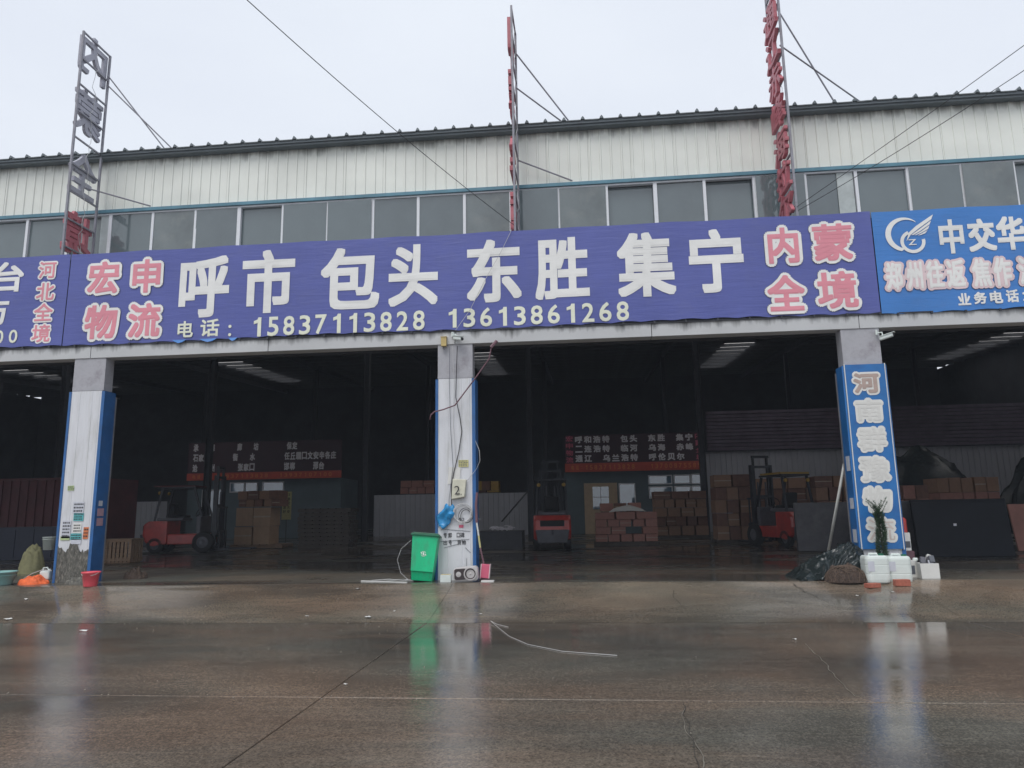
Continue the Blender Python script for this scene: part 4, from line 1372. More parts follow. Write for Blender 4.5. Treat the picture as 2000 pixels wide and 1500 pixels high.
# slatted crate at left
t = thing('slatted_crate', 'slatted wooden crate standing right of the left pillar', 'crate', (-13.72, 6.3, 0), .1)
for s in (-1, 1):
    for i in range(8):
        MB().bb(-.42 + i * .115, -.34 + i * .115, s * .33 - .01, s * .33 + .01, .02, .66).build('slat', MT['wood'], t)
for z in (.06, .60):
    for s in (-1, 1):
        MB().bb(-.45, .47, s * .355 - .012, s * .355 + .012, z, z + .08).build('rail', MT['wood'], t)
for s in (-1, 1):
    for i in range(5):
        MB().bb(s * .44 - .01, s * .44 + .01, -.30 + i * .13, -.22 + i * .13, .02, .66).build('slat', MT['wood'], t)
MB().bb(-.43, .43, -.31, .31, .0, .04).build('base', MT['wood'], t)
MB().bb(-.48, .48, -.38, .38, .665, .69).build('lid', MT['wood'], t)
for i, (xx, lean) in enumerate(((-14.15, .22), (-13.95, -.2), (-14.25, .05))):
    tag(MB().bar((xx, 5.65, 0), (xx + lean, 5.85, .72), .05, .03).build('wooden_stick', MT['wood']), '%s loose pale stick leaning on the crate by the left pillar' % ORD[i], 'stick', 'sticks by the crate')

# yellow hanging notice
t = thing('notice_board', 'narrow yellow notice with vertical characters hanging right of the left cartons', 'sign', (-13.55, 17.8, 1.1))
MB().bb(-.22, .22, 0, .02, 0, 1.25).build('board', MT['paper_yellow'], t)
MB().bar((0, .03, -1.1), (0, .03, 1.2), .03).build('post', MT['dark_steel'], t)
lettering('lettering', [(c, -.09 + .19 * (j), 1.12 - .19 * i, .13, .14) for j, tx in enumerate(('货物请放好', '注意防火安')) for i, c in enumerate(tx)], MT['p_dark'], t, y=-.008, bold=.01, split=False)

# boards and slabs at right
def slab(name, label, cx, cy, w_, h_, th, m, rz=0, lean=.15, cat='board'):
    o = MB().bb(-w_ / 2, w_ / 2, -th / 2, th / 2, 0, h_).build(name, MT[m], bevel=.008, seg=1)
    o.location = (cx, cy, .0 + abs(math.sin(lean)) * th / 2)
    o.rotation_euler = (-lean, 0, rz)
    return tag(o, label, cat)
slab('stone_slab', 'grey speckled slab leaning upright left of the right pillar', 7.15, 8.3, 1.95, 1.42, .10, 'board', 0, .08)
slab('stone_slab', 'grey slab leaning just right of the right pillar', 8.30, 6.3, 1.05, 1.42, .08, 'board', .0, .12)
slab('black_board', 'large black glossy board leaning in the bay right of the right pillar', 9.50, 5.4, 2.35, 1.38, .05, 'board_black', .05, .14)
slab('black_board', 'second black board behind the large glossy one at right', 9.8, 6.1, 2.4, 1.44, .05, 'board_black', .0, .10)
slab('wooden_board', 'pinkish board leaning at the extreme right edge', 12.35, 7.4, 1.1, 1.3, .06, 'carton_pink', 0, .2)
tag(MB().lathe([(0, -.01), (.05, -.01), (.055, .01), (0, .012)], 14, (11.1, 5.2, 1.42), axis='y').build('highlight_disc', MT['int_letter']), 'disc coloured white for a small reflector at the right edge above the boards', 'highlight')  # plain white disc put in for a bright dot of light
tag(MB().box(9.2, 5.21, .80, .07, .01, .06).build('paper_scrap', MT['int_letter']), 'white scrap of paper stuck on the black board', 'paper')
# humps of dark cargo behind
def mound(name, label, cx, cy, w_, d_, h_, m, cat, seed=0, z0=0, rough_=.25, n=26, fold=0.0, kind=None):
    vs, fs = [], []
    for j in range(n + 1):
        for i in range(n + 1):
            u, v_ = i / n * 2 - 1, j / n * 2 - 1
            # square to disc
            x_ = u * math.sqrt(1 - v_ * v_ / 2); y_ = v_ * math.sqrt(1 - u * u / 2)
            r = min(1, math.hypot(x_, y_))
            hz = h_ * (1 - r ** 2.6) ** .6 if r < 1 else 0
            nn = noise.fractal(Vector((x_ * 2.2 + seed, y_ * 2.2, seed)), 1.0, 2.0, 4)
            hz *= 1 + rough_ * nn
            if fold:
                hz += fold * h_ * (abs(math.sin(7 * (x_ * .8 - y_ * .4) + 2.5 * nn + seed)) - .5) * (1 - r ** 4)
            vs.append((cx + x_ * w_ / 2 * (1 + .08 * nn), cy + y_ * d_ / 2, z0 + max(0, hz)))
    for j in range(n):
        for i in range(n):
            q = j * (n + 1) + i
            fs.append((q, q + 1, q + n + 2, q + n + 1))
    vs_b = len(vs)
    o = MB().add(vs, fs).build(name, MT[m], smooth=True)
    return tag(o, label, cat, kind=kind)
mound('tarpaulin_load', 'dark tarpaulin-covered load in front of the right partition', 15.0, 21.5, 8.0, 3, 3.6, 'tarp', 'tarpaulin', 3)
mound('tarpaulin_load', 'dark tarpaulin-covered load at the far right below the purple screen', 22.5, 22.0, 7.0, 3, 3.7, 'tarp', 'tarpaulin', 8)
t = thing('cargo_container', 'dark red ribbed container body standing in the bay at far left', 'container', (-19.6, 10.5, 0))
MB().bb(-2.6, 2.0, 0, 2.4, .5, 2.75).build('body', MT['cloth_red'], t)
for i in range(14):
    MB().bb(-2.5 + i * .34, -2.38 + i * .34, -.05, .0, .55, 2.7).build('rib', MT['cloth_red'], t)
MB().bb(-2.62, 2.02, -.07, -.001, .46, .54).build('sill', MT['fl_grey'], t)
MB().bb(-2.62, 2.02, -.07, -.001, 2.7, 2.78).build('top_rail', MT['cloth_red'], t)
MB().bb(-2.4, 1.8, .2, 2.2, 0, .5).build('undercarriage', MT['black'], t)
t = thing('tool_cabinet', 'low dark blue cabinet in front of the dark red container at far left', 'cabinet', (-17.6, 8.0, 0))
MB().bb(-1.6, 1.0, 0, .9, 0, 1.05).build('body', MT['dark_blue'], t, bevel=.01)
for i in range(4):
    MB().bb(-1.55 + i * .65, -.95 + i * .65, -.02, -.002, .08, .98).build('cabinet_door', MT['dark_blue'], t)
mound('woven_sack', 'olive woven sack slumped behind the left pillar', -13.55, 2.6, .62, .5, .62, 'sack', 'sack', 2)
t = thing('bucket', 'off-white bucket on the olive sack behind the left pillar', 'bucket', (-13.2, 2.65, .55))
MB().lathe([(0, 0), (.11, 0), (.14, .30), (.15, .30), (.15, .315), (.13, .315), (.1, .02), (0, .02)], 18).build('body', MT['white_plastic'], t, smooth=True)
MB().lathe([(.142, .25), (.15, .25), (.15, .262), (.142, .262)], 18).build('band', MT['white_plastic'], t)

# ================================================================== FORKLIFTS (local +Y is the front)
def make_forklift(label):
    t = thing('forklift', label, 'forklift', (0, 0, 0), 0, 'red counterbalance forklifts inside the warehouse')
    # counterweight: profile in y-z extruded in x
    cw = MB()
    prof = [(-1.28, .38), (-1.36, .60), (-1.34, .92), (-1.18, 1.05), (-.55, 1.05), (-.55, .30), (-1.05, .22)]
    vs, fs = [], []
    xs = [(-.56, .9), (-.50, .98), (-.30, 1.03), (.30, 1.03), (.50, .98), (.56, .9)]
    n = len(prof)
    for x_, k_ in xs:
        for (a, b_) in prof:
            vs.append((x_, -.55 + (a + .55) * k_, b_))
    for i in range(len(xs) - 1):
        for j in range(n):
            fs.append((i * n + j, i * n + (j + 1) % n, (i + 1) * n + (j + 1) % n, (i + 1) * n + j))
    fs.append(tuple(reversed(range(n)))); fs.append(tuple((len(xs) - 1) * n + k for k in range(n)))
    c = cw.add(vs, fs).build('counterweight', MT['fl_red'], t, bevel=.03)
    MB().bb(-.36, .36, -1.40, -1.30, .72, .90).build('vent_slot', MT['black'], c)
    MB().box(0, -1.17, .42, .86, .44, .40, None, 1.18).build('lower_weight', MT['fl_grey'], c, bevel=.03)
    MB().tube([(0, -1.42, .48), (0, -1.42, .62)], .03, 8).build('tow_pin', MT['dark_steel'], c)
    MB().bb(-.50, .50, -.55, .75, .28, .62).build('chassis', MT['fl_red'], t, bevel=.03)
    MB().bb(-.42, .42, -.95, -.1, 1.05, 1.15).build('engine_cover', MT['fl_grey'], t, bevel=.03)
    MB().bb(-.50, .50, .35, .50, .62, 1.20).build('dashboard', MT['fl_grey'], t, bevel=.03)
    MB().bb(-.24, .24, -.55, -.1, 1.15, 1.25).build('seat', MT['black'], t, bevel=.04)
    MB().box(0, -.55, 1.42, .44, .10, .42, Matrix.Rotation(.15, 3, 'X')).build('backrest', MT['black'], t, bevel=.04)
    sw = MB().tube([(.17 * math.cos(a * PI / 8), .25 + .08 * math.sin(a * PI / 8), 1.34 + .15 * math.sin(a * PI / 8)) for a in range(17)], .014, 6)
    sw.tube([(0, .25, 1.34), (0, .42, 1.05)], .02, 6)
    sw.build('steering_wheel', MT['black'], t)
    for s in (-1, 1):
        MB().bar((s * .46, .52, 1.18), (s * .42, .22, 2.12), .06).build('front_post', MT['dark_steel'], t)
        MB().bar((s * .46, -1.0, 1.05), (s * .42, -.82, 2.12), .06).build('rear_post', MT['dark_steel'], t)
    g_ = MB().bb(-.48, .48, .20, .27, 2.12, 2.17)
    g_.bb(-.48, .48, -.90, -.83, 2.12, 2.17)
    for s in (-1, 1): g_.bb(s * .45 - .03, s * .45 + .03, -.83, .20, 2.12, 2.17)
    gd = g_.build('overhead_guard', MT['dark_steel'], t)
    for i in range(6):
        MB().bb(-.42, .42, -.72 + i * .15, -.69 + i * .15, 2.13, 2.16).build('guard_bar', MT['dark_steel'], gd)
    for s in (-1, 1):
        l = MB().lathe([(0, 0), (.05, 0), (.06, -.03), (.05, -.06), (0, -.06)], 12, (s * .38, -.90, 1.98), axis='y').build('rear_light', MT['fl_yellow'], t)
    # mast
    for s in (-1, 1):
        MB().bb(s * .34 - .04, s * .34 + .04, .82, .96, .12, 2.55).build('mast_rail', MT['dark_steel'], t)
        MB().bb(s * .25 - .025, s * .25 + .025, .86, .94, .16, 2.85).build('inner_rail', MT['dark_steel'], t)
        MB().tube([(s * .14, .88, .2), (s * .14, .88, 2.0)], .03, 8).build('lift_cylinder', MT['fl_grey'], t)
    for z in (.5, 1.5, 2.45, 2.78):
        MB().bb(-.30, .30, .84, .92, z, z + .08).build('mast_crossbar', MT['dark_steel'], t)
    cg = MB().bb(-.48, .48, .98, 1.03, .22, .32)
    cg.bb(-.48, .48, .98, 1.03, .60, .70)
    for i in range(5):
        cg.bb(-.44 + i * .20, -.40 + i * .20, .985, 1.02, .70, 1.45)
    cg.bb(-.48, .48, .98, 1.03, 1.45, 1.50)
    cg.build('carriage', MT['dark_steel'], t)
    for s in (-1, 1):
        f_ = MB().bb(s * .28 - .06, s * .28 + .06, 1.03, 1.08, .08, .72)
        f_.bb(s * .28 - .06, s * .28 + .06, 1.08, 2.10, .08, .12)
        f_.build('fork', MT['dark_steel'], t)
    for (x_, y_, r_, w_) in ((-.50, .62, .34, .22), (.50, .62, .34, .22), (-.47, -.92, .26, .18), (.47, -.92, .26, .18)):
        wl_ = MB().lathe([(r_ * .55, -w_ / 2), (r_ * .92, -w_ / 2), (r_, -w_ / 2 + .03), (r_, w_ / 2 - .03), (r_ * .92, w_ / 2), (r_ * .55, w_ / 2)], 24, (x_, y_, r_), axis='x').build('tyre', MT['black'], t, smooth=False)
        MB().lathe([(0, -w_ / 2 + .03), (r_ * .3, -w_ / 2 + .0), (r_ * .56, -w_ / 2 + .02), (r_ * .56, w_ / 2 - .02), (r_ * .3, w_ / 2), (0, w_ / 2 - .03)], 16, (x_, y_, r_), axis='x').build('rim', MT['fl_grey'], wl_)
    return t
f1 = make_forklift('red forklift seen from behind in the middle of the right bay')
f1.location = (-1.24, 11.75, 0)
f1.scale = (1.12, 1.12, 1.1)
f1.rotation_euler = (0, 0, .06)
f2 = dup(f1, (6.62, 11.7, 0), .35, 'red forklift half hidden by the grey slab left of the right pillar')
f3 = dup(f1, (-14.75, 11.9, 0), -PI / 2 + .15, 'red forklift seen side-on in the left bay, forks towards the large cartons')
t = MB().bb(-.48, .5, -.85, .20, 2.175, 2.23).build('yellow_roof', MT['fl_yellow'], f2)
t = MB().bb(-.55, .55, -1.05, .25, 2.175, 2.22).build('red_roof', MT['cloth_red'], f3)
# bundle on a stick left of the middle forklift
o = tag(MB().bar((-3.05, 12.0, .95), (-2.2, 13.0, 2.0), .04).build('leaning_bar', MT['dark_steel']), 'dark bar slanting in front of the white partition left of the middle forklift', 'bar')
tag(MB().bb(-3.9, -2.3, 11.8, 12.9, 0, .62).build('dark_bench', MT['dark_steel']), 'low dark bench left of the middle forklift', 'bench')
mb = MB()
for i in range(26):
    a = random.uniform(0, 2 * PI)
    p = Vector((-3.0 + random.uniform(-.4, .4), 12.0 + random.uniform(-.15, .15), .70 + random.uniform(-.06, .07)))
    d = Vector((math.cos(a), .4 * math.sin(a), random.uniform(-.25, .25))) * .14
    mb.tube([p - d, p + Vector((0, 0, .04)), p + d], .018, 4)
tag(mb.build('scrap_bundle', MT['int_letter']), 'tangle of white scrap on the dark bench left of the middle forklift', 'bundle')

# ================================================================== NEAR OBJECTS
# green wheelie bin leaning on the middle pillar
t = thing('wheelie_bin', 'bright green wheelie bin leaning against the middle pillar', 'bin', (-3.20, -.13, .0), .0)
t.rotation_euler = (-.13, .085, .05)
prof = [(-.205, 0), (.205, 0)]
mb = MB()
levels = [(.0, .40, .34, .03), (.16, .42, .40, .0), (.17, .43, .44, -.01), (.80, .50, .52, 0), (.84, .50, .52, 0)]
vs, fs = [], []
for z, w_, d_, oy in levels:
    for sx_, sy_ in ((-1, -1), (1, -1), (1, 1), (-1, 1)):
        vs.append((sx_ * w_ / 2, sy_ * d_ / 2 + oy, z))
for i in range(len(levels) - 1):
    for k_ in range(4):
        fs.append((i * 4 + k_, i * 4 + (k_ + 1) % 4, i * 4 + 4 + (k_ + 1) % 4, i * 4 + 4 + k_))
fs.append((3, 2, 1, 0))
mb.add(vs, fs).build('body', MT['green_bin'], t, bevel=.025, seg=3)
mb = MB()
for a, b_, c, d in ((-.28, .28, -.295, -.245), (-.28, .28, .245, .295), (-.28, -.235, -.245, .245), (.235, .28, -.245, .245)):
    mb.bb(a, b_, c, d, .835, .875)
mb.build('rim', MT['bin_dark'], t, bevel=.008)
MB().bb(-.25, .25, -.265, .265, .876, .90).build('lid', MT['bin_dark'], t, bevel=.01)
MB().bb(-.235, .235, -.235, .235, .70, .72).build('inner_floor', MT['black'], t)
for s in (-1, 1):
    wl_ = MB().lathe([(0, -.03), (.09, -.03), (.10, -.015), (.10, .015), (.09, .03), (0, .03)], 18, (s * .235, .20, .10), axis='x').build('wheel', MT['black'], t)
# emblem: two white crescent arrows
mb = MB()
for s in (0, PI):
    pts = []
    for i in range(9):
        a = s + .3 + i * 2.2 / 8
        pts.append((.045 * math.cos(a), .045 * math.sin(a)))
    for i in range(8):
        w0 = .012 * (1 + .3 * i / 8)
        (a0, b0), (a1, b1) = pts[i], pts[i + 1]
        mb.add([(a0 * (1 - w0 * 6), -.248, .50 + b0 * (1 - w0 * 6)), (a0 * (1 + w0 * 6), -.248, .50 + b0 * (1 + w0 * 6)), (a1 * (1 + w0 * 6), -.248, .50 + b1 * (1 + w0 * 6)), (a1 * (1 - w0 * 6), -.248, .50 + b1 * (1 - w0 * 6))], [(0, 1, 2, 3)])
    a = s + 2.6
    mb.add([(.02 * math.cos(a), -.248, .50 + .02 * math.sin(a)), (.07 * math.cos(a), -.248, .50 + .07 * math.sin(a)), (.045 * math.cos(a + .6), -.248, .50 + .045 * math.sin(a + .6))], [(0, 1, 2)])
mb.bb(-.012, .012, -.250, -.247, .47, .53)
em = mb.build('emblem', MT['p_offwhite'], t)
cable('wire_loop', 'thin grey wire curving left of the green bin', [(-3.42, -.2, .78), (-3.60, -.25, .62), (-3.66, -.3, .42), (-3.58, -.35, .18), (-3.42, -.4, .05)], .004, 'wire_white')

# speaker on its side
def rounded(w_, h_, r, n=6):
    P = []
    for cx, cz, a0 in ((w_ / 2 - r, h_ / 2 - r, 0), (-w_ / 2 + r, h_ / 2 - r, PI / 2), (-w_ / 2 + r, -h_ / 2 + r, PI), (w_ / 2 - r, -h_ / 2 + r, 1.5 * PI)):
        for i in range(n + 1):
            a = a0 + PI / 2 * i / n
            P.append((cx + r * math.cos(a), cz + r * math.sin(a)))
    return P
t = thing('loudspeaker', 'old pale loudspeaker lying on its side at the foot of the middle pillar', 'speaker', (-2.32, -.32, .15), .05)
t.rotation_euler = (0, -.04, .05)
P = rounded(.47, .28, .07)
P = [(a, b_ * (.82 + .18 * (a + .235) / .47)) for a, b_ in P]
MB().prism(P, -.09, .12).build('case', MT['spk_case'], t, bevel=.012)
P2 = rounded(.23, .20, .04)
MB().prism([(a - .095, b_) for a, b_ in P2], -.096, -.08).build('left_grille', MT['spk_dark'], t)
MB().lathe([(.125, -.088), (.125, -.115), (.105, -.118), (.10, -.10)], 28, (.095, 0, 0), axis='y').build('driver_ring', MT['spk_case'], t, smooth=False)
MB().lathe([(.10, -.100), (.085, -.092), (.04, -.076), (.0, -.074)], 28, (.095, 0, 0), axis='y').build('cone', MT['spk_dark'], t, smooth=True)
MB().lathe([(.035, -.08), (.02, -.095), (0, -.1)], 18, (.095, 0, 0), axis='y').build('dust_cap', MT['spk_case'], t, smooth=True)
MB().lathe([(.05, -.098), (.03, -.10), (0, -.104)], 18, (-.13, 0, 0), axis='y').build('tweeter', MT['spk_case'], t, smooth=True)

t = thing('paper_box', 'small white open box between the green bin and the loudspeaker', 'box', (-2.70, -.35, 0), .08)
mb = MB().bb(-.10, .10, -.08, .08, 0, .14)
mb.build('box_body', MT['white_plastic'], t, bevel=.004)
MB().bb(-.09, .09, -.07, .07, .1405, .143).build('box_opening', MT['ybox'], t)

# broom
t = thing('broom', 'long reddish broom leaning on the right side of the middle pillar', 'broom', (-2.03, -.12, 0))
MB().tube([(-.10, .04, 1.68), (-.12, .03, 1.45), (-.11, .02, 1.10)], .026, 8).build('upper_handle', MT['rust_pipe'], t)
MB().tube([(-.11, .02, 1.10), (-.07, .0, .85)], .018, 8).build('handle_joint', MT['pole_white'], t)
MB().tube([(-.07, .0, .85), (-.04, .0, .62)], .018, 8).build('yellow_band', MT['paper_yellow'], t)
MB().tube([(-.04, .0, .62), (.03, 0, .30)], .018, 8).build('lower_handle', MT['rust_pipe'], t)
MB().box(.06, -.02, .18, .17, .10, .26, Matrix.Rotation(.1, 3, 'Y')).build('head', MT['int_pink'], t, bevel=.01)
for s in (-1, 1):
    MB().box(.06 + s * .085, -.02, .18, .014, .12, .27, Matrix.Rotation(.1, 3, 'Y')).build('edge_rib', MT['p_pale_pink'], t)
mb = MB()
for i in range(14):
    mb.box(-.02 + i * .012, -.02, .03, .006, .08, .07)
mb.build('bristles', MT['rust_pipe'], t)
tag(MB().bb(-2.02, -1.78, -.42, -.26, .0, .025).build('white_board', MT['litter']), 'small flat white board on the ground by the broom', 'board')
MB()
tag(MB().bb(-2.16, -2.13, -.05, -.045, 1.32, 1.42).build('paper_tag', MT['litter']), 'white paper tag on the right edge of the middle pillar', 'paper')

# red bucket by the left pillar
t = thing('bucket', 'coral red plastic bucket in front of the left pillar', 'bucket', (-9.72, -.60, -.017), 0)
MB().lathe([(0, 0), (.115, 0), (.122, .02), (.158, .25), (.172, .255), (.175, .285), (.160, .285), (.118, .02), (0, .015)], 28).build('body', MT['red_plastic'], t, smooth=True)
MB().tube([(.17 * math.cos(a * PI / 12), -.02 - .12 * math.sin(a * PI / 12), .27 - .06 * math.sin(a * PI / 12)) for a in range(13)], .005, 5).build('handle', MT['litter'], t)
# aqua tub
t = thing('wash_tub', 'aqua plastic wash tub at the left edge of the photo', 'tub', (-11.85, -.35, 0))
MB().lathe([(0, 0), (.20, 0), (.21, .02), (.275, .24), (.30, .245), (.30, .27), (.27, .265), (.2, .03), (0, .02)], 30).build('body', MT['aqua'], t, smooth=True)
MB().lathe([(.262, .18), (.272, .182), (.275, .195), (.264, .197)], 30).build('band', MT['aqua'], t, smooth=True)
mound('orange_cloth', 'crumpled orange cloth on the ground beside the aqua tub', -11.28, -.15, .62, .42, .12, 'orange', 'cloth', 4, rough_=.8, fold=.4)
t = thing('water_jug', 'small white jug with a handle between the orange cloth and left pillar', 'jug', (-11.18, .05, .06), .2)
MB().bb(-.10, .10, -.07, .07, 0, .19).build('jug_body', MT['white_plastic'], t, bevel=.035, seg=3)
MB().tube([(-.06, 0, .17), (-.06, 0, .24), (.02, 0, .25), (.06, 0, .18)], .014, 6).build('handle', MT['white_plastic'], t)
MB().tube([(.07, 0, .18), (.07, 0, .22)], .025, 8).build('cap', MT['white_plastic'], t)
cable('wire_loop', 'white wire looped over the orange cloth', [(-11.55, -.1, .1), (-11.4, -.05, .2), (-11.2, -.02, .27), (-11.02, 0, .25)], .007, 'wire_white')

# white drums, brick feet
def drum(label, x, y, rz, w_, d_, h_, z=-.03):
    t = thing('plastic_drum', label, 'drum', (x, y, z), rz, 'square white plastic drums at the right pillar')
    vs, fs = [], []
    P = rounded(w_, d_, .085, 5)
    lv = [(0, .90), (.02, .97), (.06, 1.0), (.30 * h_, 1.0), (.31 * h_, .985), (.33 * h_, .985), (.34 * h_, 1.0), (.62 * h_, 1.0), (.63 * h_, .985), (.65 * h_, .985), (.66 * h_, 1.0), (.86 * h_, 1.0), (.93 * h_, .95), (.97 * h_, .86), (h_ * .975, .0)]
    for z_, k_ in lv:
        for a, b_ in P:
            vs.append((a * k_, b_ * k_, z_))
    n = len(P)
    for i in range(len(lv) - 1):
        for j in range(n):
            fs.append((i * n + j, i * n + (j + 1) % n, (i + 1) * n + (j + 1) % n, (i + 1) * n + j))
    MB().add(vs, fs).build('drum_body', MT['white_plastic'], t, smooth=False, bevel=.004)
    MB().tube([(-w_ * .22, 0, h_ * .95), (-w_ * .2, 0, h_ * 1.03), (w_ * .12, 0, h_ * 1.03), (w_ * .14, 0, h_ * .95)], .018, 7).build('handle', MT['white_plastic'], t)
    MB().lathe([(.045, h_ * .95), (.045, h_ * 1.03), (0, h_ * 1.03)], 16, (w_ * .30, -.0, 0)).build('cap', MT['bin_dark'], t)
    lb = MB().bb(-w_ * .45, -w_ * .18, -d_ / 2 - .004, -d_ / 2 - .002, h_ * .42, h_ * .78).build('label_patch', MT['paper_pale'], t)
    return t
drum('left of two big white square drums before the right pillar', 5.03, -.62, .04, .41, .34, .48)
drum('right of two big white square drums before the right pillar', 5.45, -.52, -.12, .40, .34, .46)
t = thing('paint_drum', 'small greyish paint drum behind the right white drum', 'drum', (5.86, -.05, 0), 0)
MB().lathe([(0, 0), (.105, 0), (.11, .01), (.11, .11), (.114, .115), (.11, .12), (.11, .24), (.114, .25), (.114, .30), (.10, .305), (0, .30)], 22).build('body', MT['p_faint'], t, smooth=False)
MB().bb(-.03, .03, -.117, -.109, .07, .22).build('label_patch', MT['p_greyblue'], t)
MB().lathe([(.035, .31), (.05, .34), (.035, .37), (0, .37)], 12, (.10, 0, -.02)).build('knob', MT['white_plastic'], t, smooth=True)
t = thing('white_box', 'open white box full of bits, rightmost object by the right pillar', 'box', (6.08, -.22, 0), .0)
t.rotation_euler = (0, 0, -.06)
vs = [(-.15, -.13, 0), (.155, -.13, 0), (.155, .13, 0), (-.15, .13, 0), (-.165, -.14, .27), (.15, -.14, .27), (.15, .14, .27), (-.165, .14, .27)]
MB().add(vs, [(3, 2, 1, 0), (0, 1, 5, 4), (1, 2, 6, 5), (2, 3, 7, 6), (3, 0, 4, 7)]).build('box_body', MT['p_offwhite'], t, bevel=.004)
MB().bb(-.15, .14, -.12, .12, .20, .21).build('contents_floor', MT['p_greyblue'], t)
for i in range(8):
    a = random.uniform(-.12, .08); b_ = random.uniform(-.1, .1)
    R = Matrix.Rotation(random.uniform(-.5, .5), 3, 'Y') @ Matrix.Rotation(random.uniform(-.5, .5), 3, 'X')
    MB().box(a, b_, .29 + random.uniform(-.02, .06), .08, .06, .12, R).build('scrap', MT[random.choice(['p_greyblue', 'p_faint', 'paper_pale', 'fl_grey'])], t)
for x_, y_, rz_, lab in ((4.84, -.95, .35, 'left of two red bricks in front of the white drums'), (5.36, -.86, .05, 'right of two red bricks in front of the white drums')):
    o = MB().bb(-.125, .125, -.06, .06, 0, .075 if x_ < 5 else .11).build('red_brick', MT['brick'], bevel=.006)
    o.location = (x_, y_, rampz(y_) - .005)
    o.rotation_euler = (0, 0, rz_)
    tag(o, lab, 'brick', 'red bricks before the white drums')

# white container and red canister right of the right pillar
t = thing('container', 'white container with dark label standing right of the right pillar', 'container', (6.07, .62, 0))
MB().bb(-.09, .09, -.09, .09, .44, .78).build('body', MT['p_offwhite'], t, bevel=.01)
MB().bb(-.075, .075, -.094, -.091, .50, .62).build('label_patch', MT['p_greyblue'], t)
MB().bb(-.12, .12, -.12, .12, 0, .438).build('stand', MT['rust_pipe'], t)
tag(MB().lathe([(0, .785), (.085, .785), (.085, 1.03), (.06, 1.06), (.03, 1.07), (.03, 1.09), (0, 1.09)], 18, (6.07, .64, 0)).build('red_canister', MT['fl_red'], smooth=False), 'red canister on the white container right of the right pillar', 'canister')

# white pole
PT, PB = (5.07, .32, 2.36), (4.86, 1.62, .02)
tag(MB().tube([PT, PB], .028, 10).build('white_pole', MT['pole_white'], smooth=True), 'long white pole leaning against the left side of the right pillar', 'pole')

# tarpaulin heap
def tarp_heap():
    n, m_ = 90, 46
    vs, fs = [], []
    for j in range(m_ + 1):
        for i in range(n + 1):
            u, v_ = i / n, j / m_       # u along x (3.75 .. 5.0), v depth
            x_ = 3.74 + 1.30 * u
            y_ = -.55 + .95 * v_
            env = min(1, (u / .85)) ** .75
            env *= 1.0 if u < .86 else 1 - ((u - .86) / .14) * .25
            prof_ = math.sin(min(1, v_ * 1.25) * PI * .62) ** .8 if v_ < .95 else .7
            fl_ = noise.fractal(Vector((u * 2.1, v_ * 1.5, 4)), 1.0, 2.0, 3)
            ph = (u * .9 - v_ * .6) * 20 + 5.5 * fl_
            ridge = (1 - abs(math.sin(ph))) ** 1.5
            small = noise.noise(Vector((u * 26, v_ * 20, 1))) * .02
            z_ = .60 * env * prof_ * (1 + .12 * fl_) + .085 * ridge * env + small * env
            vs.append((x_ + .03 * fl_, y_ - .08 * ridge * (1 - v_), max(.0, z_)))
    for j in range(m_):
        for i in range(n):
            q = j * (n + 1) + i
            fs.append((q, q + 1, q + n + 2, q + n + 1))
    return MB().add(vs, fs)
tag(tarp_heap().build('tarpaulin', MT['tarp'], smooth=True), 'folded dark green tarpaulin heaped against the left of the right pillar', 'tarpaulin')
o = mound('net_bundle', 'brown bundle of netting lying in front of the green tarpaulin', 4.52, -.62, .72, .42, .27, 'net', 'net', 6, z0=-.02, rough_=.3, n=50, fold=.05)
mb = MB()
for i in range(150):
    a = random.uniform(0, 2 * PI); r = random.uniform(.05, .33)
    p = Vector((4.52 + r * math.cos(a), -.62 + .55 * r * math.sin(a), .26 * (1 - (r / .37) ** 2) ** .5))
    pts = []
    d = random.uniform(0, 2 * PI)
    for k_ in range(6):
        d += random.uniform(-.9, .9)
        p = p + Vector((math.cos(d), .6 * math.sin(d), 0)) * .04
        rr = min(1, math.hypot((p.x - 4.52) / .37, (p.y + .62) / .22))
        pts.append((p.x, p.y, .27 * max(0, 1 - rr ** 2.6) ** .6 + .012 - .01))
    mb.tube(pts, .004, 4)
st = mb.build('net_strands', MT['net_strand'], o)
st['kind'] = 'stuff'
# young conifer
t = thing('conifer_plant', 'thin young conifer standing in front of the blue pillar sign', 'plant', (5.31, -.30, 0))
MB().tube([(0, 0, 0), (.01, 0, .5), (-.01, 0, 1.0), (0, 0, 1.3)], .018, 6, .006).build('stem', MT['stem'], t)
mb = MB()
def needle(p, d, L_, wd):
    s1 = d.cross(Vector((random.uniform(-1, 1), random.uniform(-1, 1), random.uniform(-1, 1)))).normalized() * wd
    mb.add([tuple(p - s1), tuple(p + s1), tuple(p + d * L_)], [(0, 1, 2)])
for i in range(5200):
    z_ = random.uniform(.12, 1.18)
    rr = .082 * (1 - .25 * (z_ > .9)) * random.uniform(.1, 1) ** .5
    a = random.uniform(0, 2 * PI)
    p = Vector((rr * math.cos(a) + .012 * math.sin(z_ * 9), rr * math.sin(a), z_))
    d = Vector((math.cos(a), math.sin(a), random.uniform(.2, 1.4))).normalized()
    needle(p, d, random.uniform(.03, .06), .005)
